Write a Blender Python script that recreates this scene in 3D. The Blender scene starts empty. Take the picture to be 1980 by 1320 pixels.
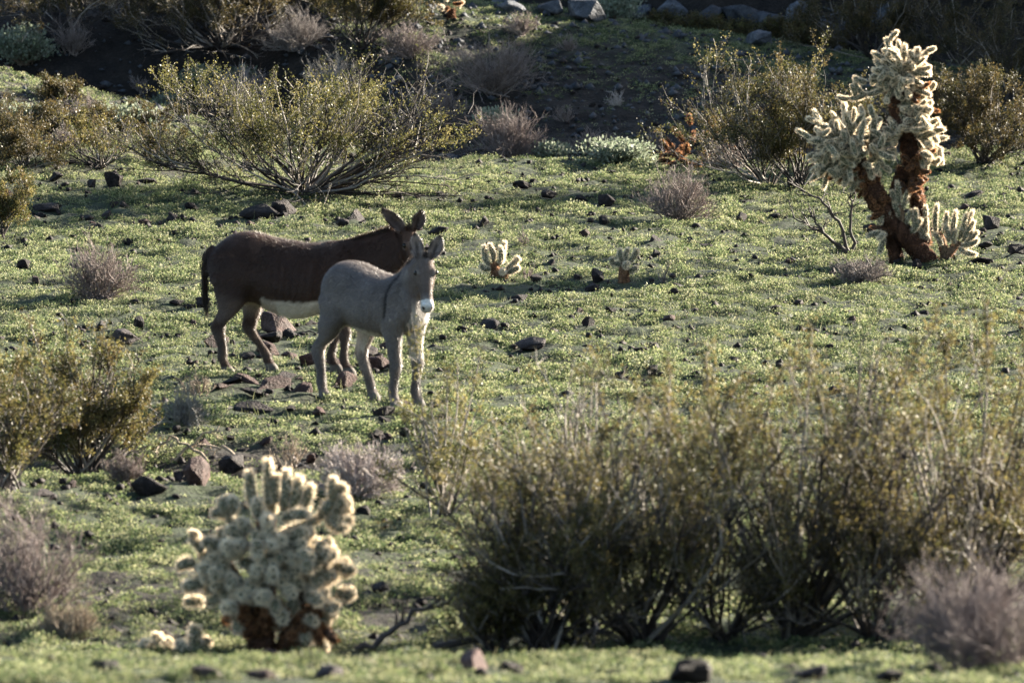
import bpy, math, random
import numpy as np
from mathutils import Vector, Matrix, Quaternion

scene = bpy.context.scene
COL = scene.collection
R = math.radians

# ------------------------------------------------------------------ camera, sky, sun, exposure
CAM_Z = 8.6
F_PX = 14980.0                      # focal length in pixels of a 1980 px wide picture
PITCH = math.atan(1784 / F_PX)
cam_d = bpy.data.cameras.new('camera')
cam_d.sensor_width = 36
cam_d.lens = 36 * F_PX / 1980
cam_d.clip_start = 0.5
cam_d.clip_end = 3000
cam_d.dof.use_dof = True
cam_d.dof.focus_distance = 79
cam_d.dof.aperture_fstop = (cam_d.lens / 1000) / 0.078
cam = bpy.data.objects.new('camera', cam_d)
COL.objects.link(cam)
cam.location = (0, 0, CAM_Z)
cam.rotation_euler = (math.pi / 2 - PITCH, 0, 0)
scene.camera = cam

SUN_AZ, SUN_EL = R(35), R(16.5)       # azimuth from +x (right) towards +y (away)
SUN = Vector((math.cos(SUN_EL) * math.cos(SUN_AZ), math.cos(SUN_EL) * math.sin(SUN_AZ), math.sin(SUN_EL)))
world = bpy.data.worlds.new('World')
scene.world = world
world.use_nodes = True
wn = world.node_tree
sky = wn.nodes.new('ShaderNodeTexSky')
sky.sky_type = 'NISHITA'
sky.sun_disc = False
sky.sun_elevation = SUN_EL
sky.sun_rotation = math.pi / 2 - SUN_AZ
wn.links.new(sky.outputs[0], wn.nodes['Background'].inputs[0])
wn.nodes['Background'].inputs[1].default_value = 0.05
sun_d = bpy.data.lights.new('sun', 'SUN')
sun_d.energy = 5.0
sun_d.angle = R(0.5)
sun_d.color = (1.0, 0.90, 0.74)
sun = bpy.data.objects.new('sun', sun_d)
COL.objects.link(sun)
sun.rotation_euler = SUN.to_track_quat('Z', 'Y').to_euler()
vs = scene.view_settings
vs.view_transform = 'Standard'
vs.look = 'None'
vs.gamma = 1
vs.exposure = 2.85
scene.cycles.max_bounces = 5
scene.cycles.diffuse_bounces = 1
scene.cycles.transparent_max_bounces = 4

# ------------------------------------------------------------------ helpers
def tag(o, label=None, cat=None, group=None, kind=None):
    if label: o['label'] = label
    if cat: o['category'] = cat
    if group: o['group'] = group
    if kind: o['kind'] = kind
    return o

def empty(name, loc=(0, 0, 0), rz=0):
    o = bpy.data.objects.new(name, None)
    COL.objects.link(o)
    o.location = loc
    o.rotation_euler = (0, 0, rz)
    return o

def mesh_np(name, V, tris=None, quads=None, col=None, mats=(), mat_idx=None, smooth=False):
    me = bpy.data.meshes.new(name)
    V = np.asarray(V, np.float32)
    nt = 0 if tris is None else len(tris)
    nq = 0 if quads is None else len(quads)
    loops = []
    if nt: loops.append(np.asarray(tris, np.int32).ravel())
    if nq: loops.append(np.asarray(quads, np.int32).ravel())
    loops = np.concatenate(loops)
    tot = np.concatenate([np.full(nt, 3, np.int32), np.full(nq, 4, np.int32)])
    start = np.concatenate([[0], np.cumsum(tot)[:-1]]).astype(np.int32)
    me.vertices.add(len(V)); me.vertices.foreach_set('co', V.ravel())
    me.loops.add(len(loops)); me.loops.foreach_set('vertex_index', loops)
    me.polygons.add(len(tot)); me.polygons.foreach_set('loop_start', start)
    me.polygons.foreach_set('loop_total', tot)
    if mat_idx is not None: me.polygons.foreach_set('material_index', np.asarray(mat_idx, np.int32))
    if smooth: me.polygons.foreach_set('use_smooth', np.ones(len(tot), bool))
    if col is not None:
        c = np.ones((len(V), 4), np.float32); c[:, :3] = col
        a = me.color_attributes.new('Col', 'FLOAT_COLOR', 'POINT')
        a.data.foreach_set('color', c.ravel())
    for m in mats: me.materials.append(m)
    me.update()
    me.validate()
    return me

def add(name, me, parent=None, loc=None):
    o = bpy.data.objects.new(name, me)
    COL.objects.link(o)
    if parent: o.parent = parent
    if loc is not None: o.location = loc
    return o

def unit(a):
    return a / np.maximum(np.linalg.norm(a, axis=-1, keepdims=True), 1e-9)

# ---- value noise
_nr = np.random.RandomState(5)
_tab = _nr.rand(256, 256)
def vnoise(x, y):
    xi = np.floor(x).astype(int); yi = np.floor(y).astype(int)
    fx = x - xi; fy = y - yi
    fx = fx * fx * (3 - 2 * fx); fy = fy * fy * (3 - 2 * fy)
    t = lambda a, b: _tab[a % 256, b % 256]
    return (t(xi, yi) * (1 - fx) + t(xi + 1, yi) * fx) * (1 - fy) + (t(xi, yi + 1) * (1 - fx) + t(xi + 1, yi + 1) * fx) * fy
def fbm(x, y, o=3):
    s = 0; a = 1; n = 0
    for i in range(o):
        s = s + a * vnoise(x * 2 ** i + 17.3 * i, y * 2 ** i + 5.1 * i); n += a; a *= .5
    return s / n
def sstep(a, b, x):
    t = np.clip((x - a) / (b - a), 0, 1)
    return t * t * (3 - 2 * t)

# ------------------------------------------------------------------ terrain
def terrain(x, y, micro=True):
    x = np.asarray(x, float); y = np.asarray(y, float)
    z = np.interp(y, [-60, 0, 44, 47.6, 49.2, 51.2, 88, 400], [9, 7.0, 1.40, .93, .55, 0, 0, 0])
    # low ledge with a shallow rocky dip behind it, left of the middle
    lm = 1 - sstep(-1.4, -.3, x)
    z = z + lm * (.07 * np.exp(-((y - 61.9) / 1.0) ** 2) - .20 * np.exp(-((y - 64.0) / 1.0) ** 2))
    # ground climbing at the back left, then the wash
    A = np.interp(x, [-9, -6.2, -4.1, -2.4], [.95, .70, .16, 0])
    z = z + A * sstep(82, 94, y) * (1 - sstep(94.5, 96.5, y))
    yb = np.interp(x, [-3.2, -1.2, 3, 6], [97.0, 92.2, 92.2, 94])
    yc = np.interp(x, [-3.2, -1.0, 3.7, 6], [98.8, 99.2, 98.4, 97.5])
    zc = np.interp(x, [-12, -6.5, -4.3, -1, .7, 2.0, 3.7, 6.5, 12], [1.3, 1.0, .85, 1.12, .98, .82, .55, .38, .3])
    fl = -.35
    z = z + fl * sstep(yb - 2.6, yb - .3, y)
    z = z + (zc - fl) * sstep(yb, yc + .6, y) ** .85
    # the rocky hill further back
    y2 = np.interp(x, [-1.5, .3, 2.5], [106, 102.5, 100.6])
    z = z - .25 * sstep(yc + .8, y2, y)
    z = z + np.clip(y - y2, 0, 3.8) * .95 + np.clip(y - y2 - 3.8, 0, 400) * .03
    z = z + 2.4 * (.60 + .8 * fbm(x * .8 + 3, y * .8, 3)) * sstep(9.2, 12.5, x) * sstep(92.5, 98, y) * (1 - sstep(102, 112, y))  # unseen rise past the right edge, added to shade the upper right
    z = z + .05 * (fbm(x * .45, y * .22) - .5) * 2
    if micro:
        z = z + .09 * (fbm(x * 2.6, y * 1.9, 2) - .5)
    return z

_cf = np.array([0, math.cos(PITCH), -math.sin(PITCH)])
_cu = np.array([0, math.sin(PITCH), math.cos(PITCH)])
def ray(px, py):
    return _cf + (px - 990) / F_PX * np.array([1., 0, 0]) + (660 - py) / F_PX * _cu

def gp(px, py):
    """Point of the ground seen at a pixel of the 1980 x 1320 photograph."""
    d = ray(px, py)
    t = np.arange(43.5, 160, .03)
    p = t[:, None] * d; p[:, 2] += CAM_Z
    h = terrain(p[:, 0], p[:, 1])
    k = np.argmax(p[:, 2] <= h)
    return p[k].copy()
def gpx(px, D):
    x = (px - 990) * D / F_PX
    return np.array([x, D, float(terrain(x, D))])
def mpp(p):
    return float(np.linalg.norm(p - np.array([0, 0, CAM_Z]))) / F_PX      # metres per photo pixel

# ------------------------------------------------------------------ materials
def new_mat(name):
    m = bpy.data.materials.new(name); m.use_nodes = True
    nt = m.node_tree; nt.nodes.clear()
    return m, nt, nt.nodes.new('ShaderNodeOutputMaterial')

def attr_mat(name, rough=.7, transl=0.0, bump=0.0, bscale=60, var=.25, spec=.3, tint=(1, 1, 1)):
    """Colour attribute 'Col' broken up by noise; optional leaf-like translucency."""
    m, nt, out = new_mat(name)
    N, L = nt.nodes, nt.links
    a = N.new('ShaderNodeAttribute'); a.attribute_name = 'Col'
    tc = N.new('ShaderNodeTexCoord')
    nz = N.new('ShaderNodeTexNoise'); nz.inputs['Scale'].default_value = bscale; nz.inputs['Detail'].default_value = 4
    L.new(tc.outputs['Object'], nz.inputs['Vector'])
    mr = N.new('ShaderNodeMapRange'); mr.inputs['To Min'].default_value = 1 - var; mr.inputs['To Max'].default_value = 1 + var
    mr.inputs['From Min'].default_value = .3; mr.inputs['From Max'].default_value = .7
    L.new(nz.outputs['Fac'], mr.inputs['Value'])
    mx = N.new('ShaderNodeVectorMath'); mx.operation = 'SCALE'
    L.new(a.outputs['Color'], mx.inputs[0]); L.new(mr.outputs[0], mx.inputs['Scale'])
    b = N.new('ShaderNodeBsdfPrincipled')
    b.inputs['Roughness'].default_value = rough
    b.inputs['Specular IOR Level'].default_value = spec
    L.new(mx.outputs[0], b.inputs['Base Color'])
    if bump:
        bp = N.new('ShaderNodeBump'); bp.inputs['Strength'].default_value = bump; bp.inputs['Distance'].default_value = .02
        L.new(nz.outputs['Fac'], bp.inputs['Height']); L.new(bp.outputs[0], b.inputs['Normal'])
    if transl:
        t = N.new('ShaderNodeBsdfTranslucent'); L.new(mx.outputs[0], t.inputs['Color'])
        ms = N.new('ShaderNodeMixShader'); ms.inputs[0].default_value = transl
        L.new(b.outputs[0], ms.inputs[1]); L.new(t.outputs[0], ms.inputs[2]); L.new(ms.outputs[0], out.inputs['Surface'])
    else:
        L.new(b.outputs[0], out.inputs['Surface'])
    return m

M_LEAF = attr_mat('leaf', .48, .5, var=.15, spec=.32)
M_COVER = attr_mat('ground_cover_leaf', .6, .42, var=.15, spec=.12)
M_BARK = attr_mat('bark', .7, 0, var=.35, bscale=90, spec=.3)
M_TWIG = attr_mat('dry_twig', .75, .12, var=.25, bscale=40, spec=.3)
M_SPINE = attr_mat('cholla_spine', .5, .45, var=.1, spec=.4)
M_CORE = attr_mat('cholla_skin', .6, 0, var=.3, bscale=80)
M_TRUNK = attr_mat('cholla_trunk_bark', .9, .15, var=.45, bscale=45, bump=.6, spec=.1)
M_BODY = attr_mat('donkey_hide', .75, 0, var=.22, bscale=38, bump=.25, spec=.15)
M_FUR = attr_mat('donkey_hair', .38, .5, var=.12, spec=.5)

def rock_mat(name, c0, c1, c2, rough=.75):
    m, nt, out = new_mat(name)
    N, L = nt.nodes, nt.links
    tc = N.new('ShaderNodeTexCoord'); oi = N.new('ShaderNodeObjectInfo')
    ad = N.new('ShaderNodeVectorMath'); ad.operation = 'ADD'
    L.new(tc.outputs['Object'], ad.inputs[0]); L.new(oi.outputs['Random'], ad.inputs[1])
    n1 = N.new('ShaderNodeTexNoise'); n1.inputs['Scale'].default_value = 2.2; n1.inputs['Detail'].default_value = 8; n1.inputs['Roughness'].default_value = .7
    L.new(ad.outputs[0], n1.inputs['Vector'])
    cr = N.new('ShaderNodeValToRGB')
    e = cr.color_ramp.elements
    e[0].position = .34; e[0].color = (*c0, 1); e[1].position = .68; e[1].color = (*c2, 1)
    k = e.new(.5); k.color = (*c1, 1)
    L.new(n1.outputs['Fac'], cr.inputs[0])
    hs = N.new('ShaderNodeHueSaturation')
    mr = N.new('ShaderNodeMapRange'); mr.inputs['To Min'].default_value = .6; mr.inputs['To Max'].default_value = 1.5
    L.new(oi.outputs['Random'], mr.inputs['Value']); L.new(mr.outputs[0], hs.inputs['Value'])
    L.new(cr.outputs[0], hs.inputs['Color'])
    b = N.new('ShaderNodeBsdfPrincipled'); b.inputs['Roughness'].default_value = rough; b.inputs['Specular IOR Level'].default_value = .15
    L.new(hs.outputs[0], b.inputs['Base Color'])
    n2 = N.new('ShaderNodeTexNoise'); n2.inputs['Scale'].default_value = 9; n2.inputs['Detail'].default_value = 6
    L.new(ad.outputs[0], n2.inputs['Vector'])
    bp = N.new('ShaderNodeBump'); bp.inputs['Strength'].default_value = .7; bp.inputs['Distance'].default_value = .05
    L.new(n2.outputs['Fac'], bp.inputs['Height']); L.new(bp.outputs[0], b.inputs['Normal'])
    L.new(b.outputs[0], out.inputs['Surface'])
    return m
M_ROCK = rock_mat('dark_basalt', (.010, .008, .008), (.022, .017, .017), (.055, .042, .040))
M_REDROCK = rock_mat('reddish_rock', (.025, .015, .014), (.05, .029, .026), (.10, .062, .055))
M_BOULDER = rock_mat('grey_boulder', (.025, .028, .034), (.06, .064, .074), (.12, .12, .13))

def ground_mat():
    m, nt, out = new_mat('desert_soil')
    N, L = nt.nodes, nt.links
    a = N.new('ShaderNodeAttribute'); a.attribute_name = 'Col'      # red channel: how much green film grows here
    sp = N.new('ShaderNodeSeparateColor'); L.new(a.outputs['Color'], sp.inputs[0])
    tc = N.new('ShaderNodeTexCoord')
    n1 = N.new('ShaderNodeTexNoise'); n1.inputs['Scale'].default_value = 4.5; n1.inputs['Detail'].default_value = 9; n1.inputs['Roughness'].default_value = .68
    L.new(tc.outputs['Object'], n1.inputs['Vector'])
    cr = N.new('ShaderNodeValToRGB'); e = cr.color_ramp.elements
    e[0].position = .32; e[0].color = (.010, .0085, .0075, 1); e[1].position = .72; e[1].color = (.052, .040, .032, 1)
    L.new(n1.outputs['Fac'], cr.inputs[0])
    vo = N.new('ShaderNodeTexVoronoi'); vo.inputs['Scale'].default_value = 26
    L.new(tc.outputs['Object'], vo.inputs['Vector'])
    stn = N.new('ShaderNodeMapRange'); stn.inputs['From Min'].default_value = .1; stn.inputs['From Max'].default_value = .5
    stn.inputs['To Min'].default_value = 1.3; stn.inputs['To Max'].default_value = .7
    L.new(vo.outputs['Distance'], stn.inputs['Value'])
    dk = N.new('ShaderNodeMapRange'); dk.inputs['To Min'].default_value = 1.0; dk.inputs['To Max'].default_value = .55
    L.new(sp.outputs[1], dk.inputs['Value'])
    pm = N.new('ShaderNodeMath'); pm.operation = 'MULTIPLY'; L.new(stn.outputs[0], pm.inputs[0]); L.new(dk.outputs[0], pm.inputs[1])
    sc = N.new('ShaderNodeVectorMath'); sc.operation = 'SCALE'
    L.new(cr.outputs[0], sc.inputs[0]); L.new(pm.outputs[0], sc.inputs['Scale'])
    n2 = N.new('ShaderNodeTexNoise'); n2.inputs['Scale'].default_value = 9; n2.inputs['Detail'].default_value = 8; n2.inputs['Roughness'].default_value = .7
    L.new(tc.outputs['Object'], n2.inputs['Vector'])
    gr = N.new('ShaderNodeValToRGB'); e = gr.color_ramp.elements
    e[0].position = .35; e[0].color = (.012, .018, .009, 1); e[1].position = .7; e[1].color = (.045, .058, .026, 1)
    L.new(n2.outputs['Fac'], gr.inputs[0])
    th = N.new('ShaderNodeMath'); th.operation = 'ADD'; L.new(sp.outputs[0], th.inputs[0]); L.new(n1.outputs['Fac'], th.inputs[1])
    mk = N.new('ShaderNodeMapRange'); mk.inputs['From Min'].default_value = .85; mk.inputs['From Max'].default_value = 1.15
    L.new(th.outputs[0], mk.inputs['Value'])
    mx = N.new('ShaderNodeMix'); mx.data_type = 'RGBA'
    L.new(mk.outputs[0], mx.inputs['Factor']); L.new(sc.outputs[0], mx.inputs['A']); L.new(gr.outputs[0], mx.inputs['B'])
    b = N.new('ShaderNodeBsdfPrincipled'); b.inputs['Roughness'].default_value = .9; b.inputs['Specular IOR Level'].default_value = .2
    L.new(mx.outputs['Result'], b.inputs['Base Color'])
    n3 = N.new('ShaderNodeTexNoise'); n3.inputs['Scale'].default_value = 22; n3.inputs['Detail'].default_value = 6
    L.new(tc.outputs['Object'], n3.inputs['Vector'])
    bp = N.new('ShaderNodeBump'); bp.inputs['Strength'].default_value = .8; bp.inputs['Distance'].default_value = .03
    L.new(n3.outputs['Fac'], bp.inputs['Height']); L.new(bp.outputs[0], b.inputs['Normal'])
    L.new(b.outputs[0], out.inputs['Surface'])
    return m
M_GROUND = ground_mat()

# ------------------------------------------------------------------ ground sheet
def greenness(x, y):
    """How densely the low annual plants grow at a place (0..1)."""
    g = np.ones_like(x)
    yb = np.interp(x, [-3.2, -1.2, 3, 6], [97.0, 92.2, 92.2, 94])
    yc = np.interp(x, [-3.2, -1.0, 3.7, 6], [98.8, 99.2, 98.4, 97.5])
    y2 = np.interp(x, [-1.5, .3, 2.5], [106, 102.5, 100.6])
    g = g * (1 - .93 * sstep(yb - 2.3, yb - .8, y))
    g = g + .85 * sstep(yb + .34 * (yc - yb), yc + .2, y)
    g = g * (1 - sstep(y2 - .6, y2 + .6, y))
    lm = 1 - sstep(-1.4, -.3, x)
    g = g * (1 - .55 * lm * np.exp(-((y - 64.2) / 1.1) ** 2))
    g = g * (1 - .45 * (1 - sstep(-.6, .6, x)) * np.exp(-((y - 56.0) / 2.2) ** 2))
    g = g * (1 - .40 * (1 - sstep(-4.2, -2.6, x)) * sstep(85, 89, y))
    g = g * (1 - (1 - sstep(-2.6, -1.6, x)) * sstep(96.0, 97.0, y))
    return np.clip(g, 0, 1)

def gravel(x, y):
    """Where the soil is dark basalt gravel: the wash, the slope behind the field and the bank, whose shade is put into the colour."""
    yb = np.interp(x, [-3.2, -1.2, 3, 6], [97.0, 92.2, 92.2, 94])
    return sstep(yb - 2.6, yb - .9, y + (fbm(x * 1.3, y * 1.3, 2) - .5) * 1.5)

def build_ground():
    def axis(lo, hi, step, far_lo, far_hi):
        a = list(np.arange(lo, hi, step)); s = step; v = lo; pre = []
        while v > far_lo: s *= 1.35; v -= s; pre.append(v)
        s = step; v = a[-1]; post = []
        while v < far_hi: s *= 1.35; v += s; post.append(v)
        return np.array(pre[::-1] + a + post)
    xs = axis(-9, 9, .10, -900, 900); ys = axis(42, 112, .11, -200, 1600)
    X, Y = np.meshgrid(xs, ys)
    Zz = terrain(X, Y)
    inside = (np.abs(X) < 9.2) & (Y > 41) & (Y < 113)
    Zz = Zz + np.where(inside, .10 * (fbm(X * 6.5, Y * 5.5, 2) - .5), 0)
    V = np.stack([X, Y, Zz], -1).reshape(-1, 3)
    ny, nx = X.shape
    i = (np.arange(ny - 1)[:, None] * nx + np.arange(nx - 1)[None]).ravel()
    q = np.stack([i, i + 1, i + 1 + nx, i + nx], -1)
    g = greenness(X, Y).ravel() * .64
    dk = gravel(X, Y).ravel()
    o = add('ground', mesh_np('ground', V, quads=q, col=np.stack([g, dk, g], -1), mats=[M_GROUND], smooth=True))
    tag(o, 'desert ground of brown soil under low green growth', 'ground', kind='structure')
build_ground()

# ------------------------------------------------------------------ plant mesh generators
def grow(rng, pos, d, length, m, wob, up=0.0):
    n = len(pos)
    P = np.empty((n, m, 3)); P[:, 0] = pos
    d = unit(d); st = (length / (m - 1))[:, None]
    for k in range(1, m):
        d = unit(d + wob * rng.normal(size=(n, 3)) + np.array([0, 0, up]))
        P[:, k] = P[:, k - 1] + d * st
    return P

def tubes(P, r0, r1, k=4):
    n, m, _ = P.shape
    T = unit(np.gradient(P, axis=1))
    ref = np.where(np.abs(T[..., 2:3]) > .9, np.array([1., 0, 0]), np.array([0, 0, 1.]))
    A = unit(np.cross(T, ref)); B = np.cross(T, A)
    t = np.linspace(0, 1, m)
    r = r0[:, None] * (1 - t) + r1[:, None] * t
    an = np.arange(k) * 2 * math.pi / k
    V = P[:, :, None] + r[..., None, None] * (A[:, :, None] * np.cos(an)[:, None] + B[:, :, None] * np.sin(an)[:, None])
    V = V.reshape(-1, 3)
    b = (np.arange(n) * m * k)[:, None, None] + (np.arange(m - 1) * k)[None, :, None] + np.arange(k)[None, None]
    nx = (np.arange(n) * m * k)[:, None, None] + (np.arange(m - 1) * k)[None, :, None] + ((np.arange(k) + 1) % k)[None, None]
    q = np.stack([b, nx, nx + k, b + k], -1).reshape(-1, 4)
    return V, q

class Acc:
    """Collects pieces of one mesh."""
    def __init__(s): s.V = []; s.T = []; s.Q = []; s.C = []; s.n = 0; s.mi_t = []; s.mi_q = []
    def put(s, V, tris=None, quads=None, col=(1, 1, 1), mi=0):
        V = np.asarray(V, float)
        if tris is not None and len(tris): s.T.append(np.asarray(tris) + s.n); s.mi_t.append(np.full(len(tris), mi))
        if quads is not None and len(quads): s.Q.append(np.asarray(quads) + s.n); s.mi_q.append(np.full(len(quads), mi))
        c = np.asarray(col, float)
        s.C.append(np.broadcast_to(c, (len(V), 3)) if c.ndim == 1 else c)
        s.V.append(V); s.n += len(V)
    def mesh(s, name, mats, smooth=False):
        T = np.concatenate(s.T) if s.T else None
        Q = np.concatenate(s.Q) if s.Q else None
        mi = np.concatenate(s.mi_t + s.mi_q)
        return mesh_np(name, np.concatenate(s.V), T, Q, np.concatenate(s.C), mats, mi, smooth)

def leaves(rng, c, size, aspect=.5, upb=.3, out=None):
    n = len(c)
    a = rng.normal(size=(n, 3)); a[:, 2] += upb
    if out is not None: a = a + out
    a = unit(a)
    b = unit(np.cross(a, rng.normal(size=(n, 3))))
    L = (size * rng.uniform(.55, 1.35, n))[:, None]; W = L * aspect
    V = np.stack([c, c + a * L * .5 + b * W * .5, c + a * L, c + a * L * .5 - b * W * .5], 1).reshape(-1, 3)
    q = np.arange(n * 4).reshape(n, 4)
    return V, q

def pick(rng, pal, n, jit=.15):
    pal = np.asarray(pal); c = pal[rng.randint(0, len(pal), n)]
    return c * rng.uniform(1 - jit, 1 + jit, (n, 1))

def child(rng, P, n_each, t0, t1, spread, up):
    n, m, _ = P.shape
    idx = np.repeat(np.arange(n), n_each)
    t = rng.uniform(t0, t1, len(idx)) * (m - 1)
    k = np.minimum(t.astype(int), m - 2); f = (t - k)[:, None]
    pos = P[idx, k] * (1 - f) + P[idx, k + 1] * f
    tan = unit(P[idx, k + 1] - P[idx, k])
    d = unit(tan + spread * rng.normal(size=(len(idx), 3)) + np.array([0, 0, up]))
    return pos, d, idx

CREO = [(.085, .080, .024), (.125, .105, .036), (.060, .062, .019), (.16, .135, .05), (.042, .044, .015), (.085, .062, .024)]
CREO_Y = [(.10, .096, .030), (.14, .125, .042), (.075, .077, .024), (.175, .15, .06), (.05, .054, .018)]
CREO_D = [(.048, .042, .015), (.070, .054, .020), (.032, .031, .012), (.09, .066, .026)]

def creosote(label, base, w, h, seed, stems=14, kids=(5, 5), leaf=.024, nleaf=26, pal=CREO, bark=(.034, .026, .023),
             lean=0, low=.25, leaf_from=.35, bare=None, bare_n=0, r0=.014, pale=.25, shoots=(), group='creosote bushes', cat='shrub', name='creosote_bush', side=1.0):
    """Open multi-stemmed shrub. w, h in metres; lean shifts the crown to one side."""
    rng = np.random.RandomState(seed)
    root = empty(name, tuple(base)); tag(root, label, cat, group)
    ang = rng.uniform(0, 2 * math.pi, stems)
    rad = np.sqrt(rng.uniform(low, 1, stems))
    tip = np.stack([np.cos(ang) * rad * w * .5 * .82 + lean * w, np.sin(ang) * rad * w * .42 * side, h * .80 * np.sqrt(np.clip(1.05 - rad ** 2 * .8, .06, 1)) * rng.uniform(.8, 1.05, stems)], -1)
    pos = rng.normal(size=(stems, 3)) * np.array([.05, .05, 0]) * min(1, w)
    Ls = np.linalg.norm(tip - pos, axis=1)
    P0 = grow(rng, pos, tip - pos + np.array([0, 0, -.15]) * Ls[:, None] * rad[:, None], Ls * 1.05, 8, .13, .03)
    acc = Acc()
    def bark_of(n, f):
        c = pick(rng, [bark], n, .25)
        pl = rng.rand(n) < pale * f
        c[pl] = np.array((.26, .225, .195)) * rng.uniform(.6, 1.1, (pl.sum(), 1))
        return c
    def put(P, a, b, k, f):
        V, q = tubes(P, a, b, k)
        acc.put(V, quads=q, col=np.repeat(bark_of(len(P), f), P.shape[1] * k, 0))
    put(P0, np.full(stems, r0) * rng.uniform(.7, 1.3, stems), np.full(stems, r0 * .35), 5, .6)
    pos, d, ix = child(rng, P0, kids[0], .3, 1, .42, .22)
    P1 = grow(rng, pos, d, Ls[ix] * rng.uniform(.25, .5, len(ix)), 6, .16, .05)
    put(P1, np.full(len(ix), r0 * .42), np.full(len(ix), r0 * .18), 4, 1)
    pos, d, ix1 = child(rng, P1, kids[1], .25, 1, .5, .2)
    P2 = grow(rng, pos, d, np.linalg.norm(P1[ix1, -1] - P1[ix1, 0], axis=1) * rng.uniform(.3, .65, len(ix1)), 4, .18, .06)
    put(P2, np.full(len(ix1), r0 * .2), np.full(len(ix1), r0 * .09), 3, 1)
    for (sx, sy, sz, n) in shoots:                       # long upright shoots (offset of the tip from the base)
        tgt = np.array([[sx, sy, sz]]); L = np.linalg.norm(tgt)
        PS = grow(rng, np.zeros((1, 3)), tgt - np.array([0, 0, 0.1]), np.array([L]), 9, .05, .015)
        PS += np.linspace(0, 1, 9)[None, :, None] * (tgt[:, None] - PS[:, -1:])
        put(PS, np.array([r0 * .9]), np.array([r0 * .3]), 5, 2)
        pos, d, _ = child(rng, PS, n, .72, 1, .45, .3)
        PX = grow(rng, pos, d, rng.uniform(.08, .22, len(pos)), 4, .15, .05)
        put(PX, np.full(len(pos), r0 * .2), np.full(len(pos), r0 * .1), 3, 1)
        P2 = np.concatenate([P2, PX])
    if bare is not None:                                 # leafless lower boughs
        bn = bare_n
        ba = rng.uniform(bare[0], bare[1], bn)
        el = rng.uniform(.04, .38, bn)
        d = np.stack([np.cos(ba), np.sin(ba) * .8, el], -1)
        PB = grow(rng, rng.normal(size=(bn, 3)) * .05 * np.array([1, 1, .3]), d, w * rng.uniform(.3, bare[2], bn), 9, .12, .0)
        PB[:, :, 2] = np.maximum(PB[:, :, 2], .02)
        put(PB, np.full(bn, r0 * .85), np.full(bn, r0 * .25), 5, .5)
        pos, d, ib = child(rng, PB, 5, .3, 1, .45, .05)
        PC = grow(rng, pos, d, w * rng.uniform(.06, .18, len(ib)), 5, .2, .0)
        put(PC, np.full(len(ib), r0 * .35), np.full(len(ib), r0 * .12), 3, .5)
    add('branches', acc.mesh('branches', [M_BARK]), root)
    # leaves along the finest twigs
    n2 = len(P2)
    cnt = rng.poisson(nleaf, n2)
    cl = vnoise(P2[:, -1, 0] * 3 / max(w, .3) * 2.2 + seed, P2[:, -1, 2] * 6 / max(h, .3) + seed * 2.1)
    cnt = (cnt * np.clip(2.6 * cl - .35, .08, 1.8)).astype(int)
    hz = P2[:, -1, 2] / h
    cnt = np.where(hz < leaf_from * rng.uniform(.5, 1.3, n2), cnt // 6, cnt)
    idx = np.repeat(np.arange(n2), cnt)
    t = rng.beta(1.6, 1.0, len(idx)) * 2.999
    k = t.astype(int); f = (t - k)[:, None]
    c = P2[idx, k] * (1 - f) + P2[idx, k + 1] * f + rng.normal(size=(len(idx), 3)) * leaf * .9
    V, q = leaves(rng, c, leaf, .55, .7)
    tw = pick(rng, pal, n2, .2)[idx] * rng.uniform(.8, 1.2, (len(idx), 1))
    me = mesh_np('foliage', V, quads=q, col=np.repeat(tw, 4, 0), mats=[M_LEAF])
    add('foliage', me, root)
    return root

def dry_bush(label, base, w, h, seed, stems=60, kids=(5, 4), pal=((.21, .165, .15), (.27, .22, .20), (.15, .115, .10)), r=.0055, leafy=0, group='dry leafless bushes', name='dry_bush', upright=.3, wig=.16):
    rng = np.random.RandomState(seed)
    a = rng.uniform(0, 2 * math.pi, stems); rad = np.sqrt(rng.rand(stems))
    tip = np.stack([np.cos(a) * rad * w * .42, np.sin(a) * rad * w * .36, h * .72 * np.sqrt(1.03 - rad ** 2 * .85) * rng.uniform(.42, 1.25, stems)], -1)
    pos = np.stack([rng.normal(size=stems) * w * .06, rng.normal(size=stems) * w * .06, np.zeros(stems) - .02], -1)
    L = np.linalg.norm(tip - pos, axis=1)
    P0 = grow(rng, pos, tip - pos, L, 7, wig, .03)
    acc = Acc()
    def put(P, a, b, k=3):
        V, q = tubes(P, np.full(len(P), a), np.full(len(P), b), k)
        acc.put(V, quads=q, col=np.repeat(pick(rng, pal, len(P), .25), P.shape[1] * k, 0))
    put(P0, r * 1.3, r * .6, 4)
    p, d, ix = child(rng, P0, kids[0], .25, 1, .5, upright)
    P1 = grow(rng, p, d, L[ix] * rng.uniform(.2, .45, len(ix)), 5, wig, .03)
    put(P1, r * .65, r * .35)
    p, d, ix1 = child(rng, P1, kids[1], .2, 1, .6, upright)
    P2 = grow(rng, p, d, L[ix][ix1] * rng.uniform(.08, .2, len(ix1)), 3, wig, .02)
    put(P2, r * .42, r * .25)

    root = empty(name, tuple(base)); tag(root, label, 'bush', group)
    add('branches', acc.mesh('branches', [M_TWIG]), root)
    if leafy:
        idx = rng.randint(0, len(P2), leafy)
        V, q = leaves(rng, P2[idx, rng.randint(0, 3, leafy)], .014, .6, .3)
        add('seed_heads', mesh_np('seed_heads', V, quads=q, col=np.repeat(pick(rng, [np.array(pal[1]) * 1.1], leafy, .3), 4, 0), mats=[M_LEAF]), root)
    return root

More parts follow.
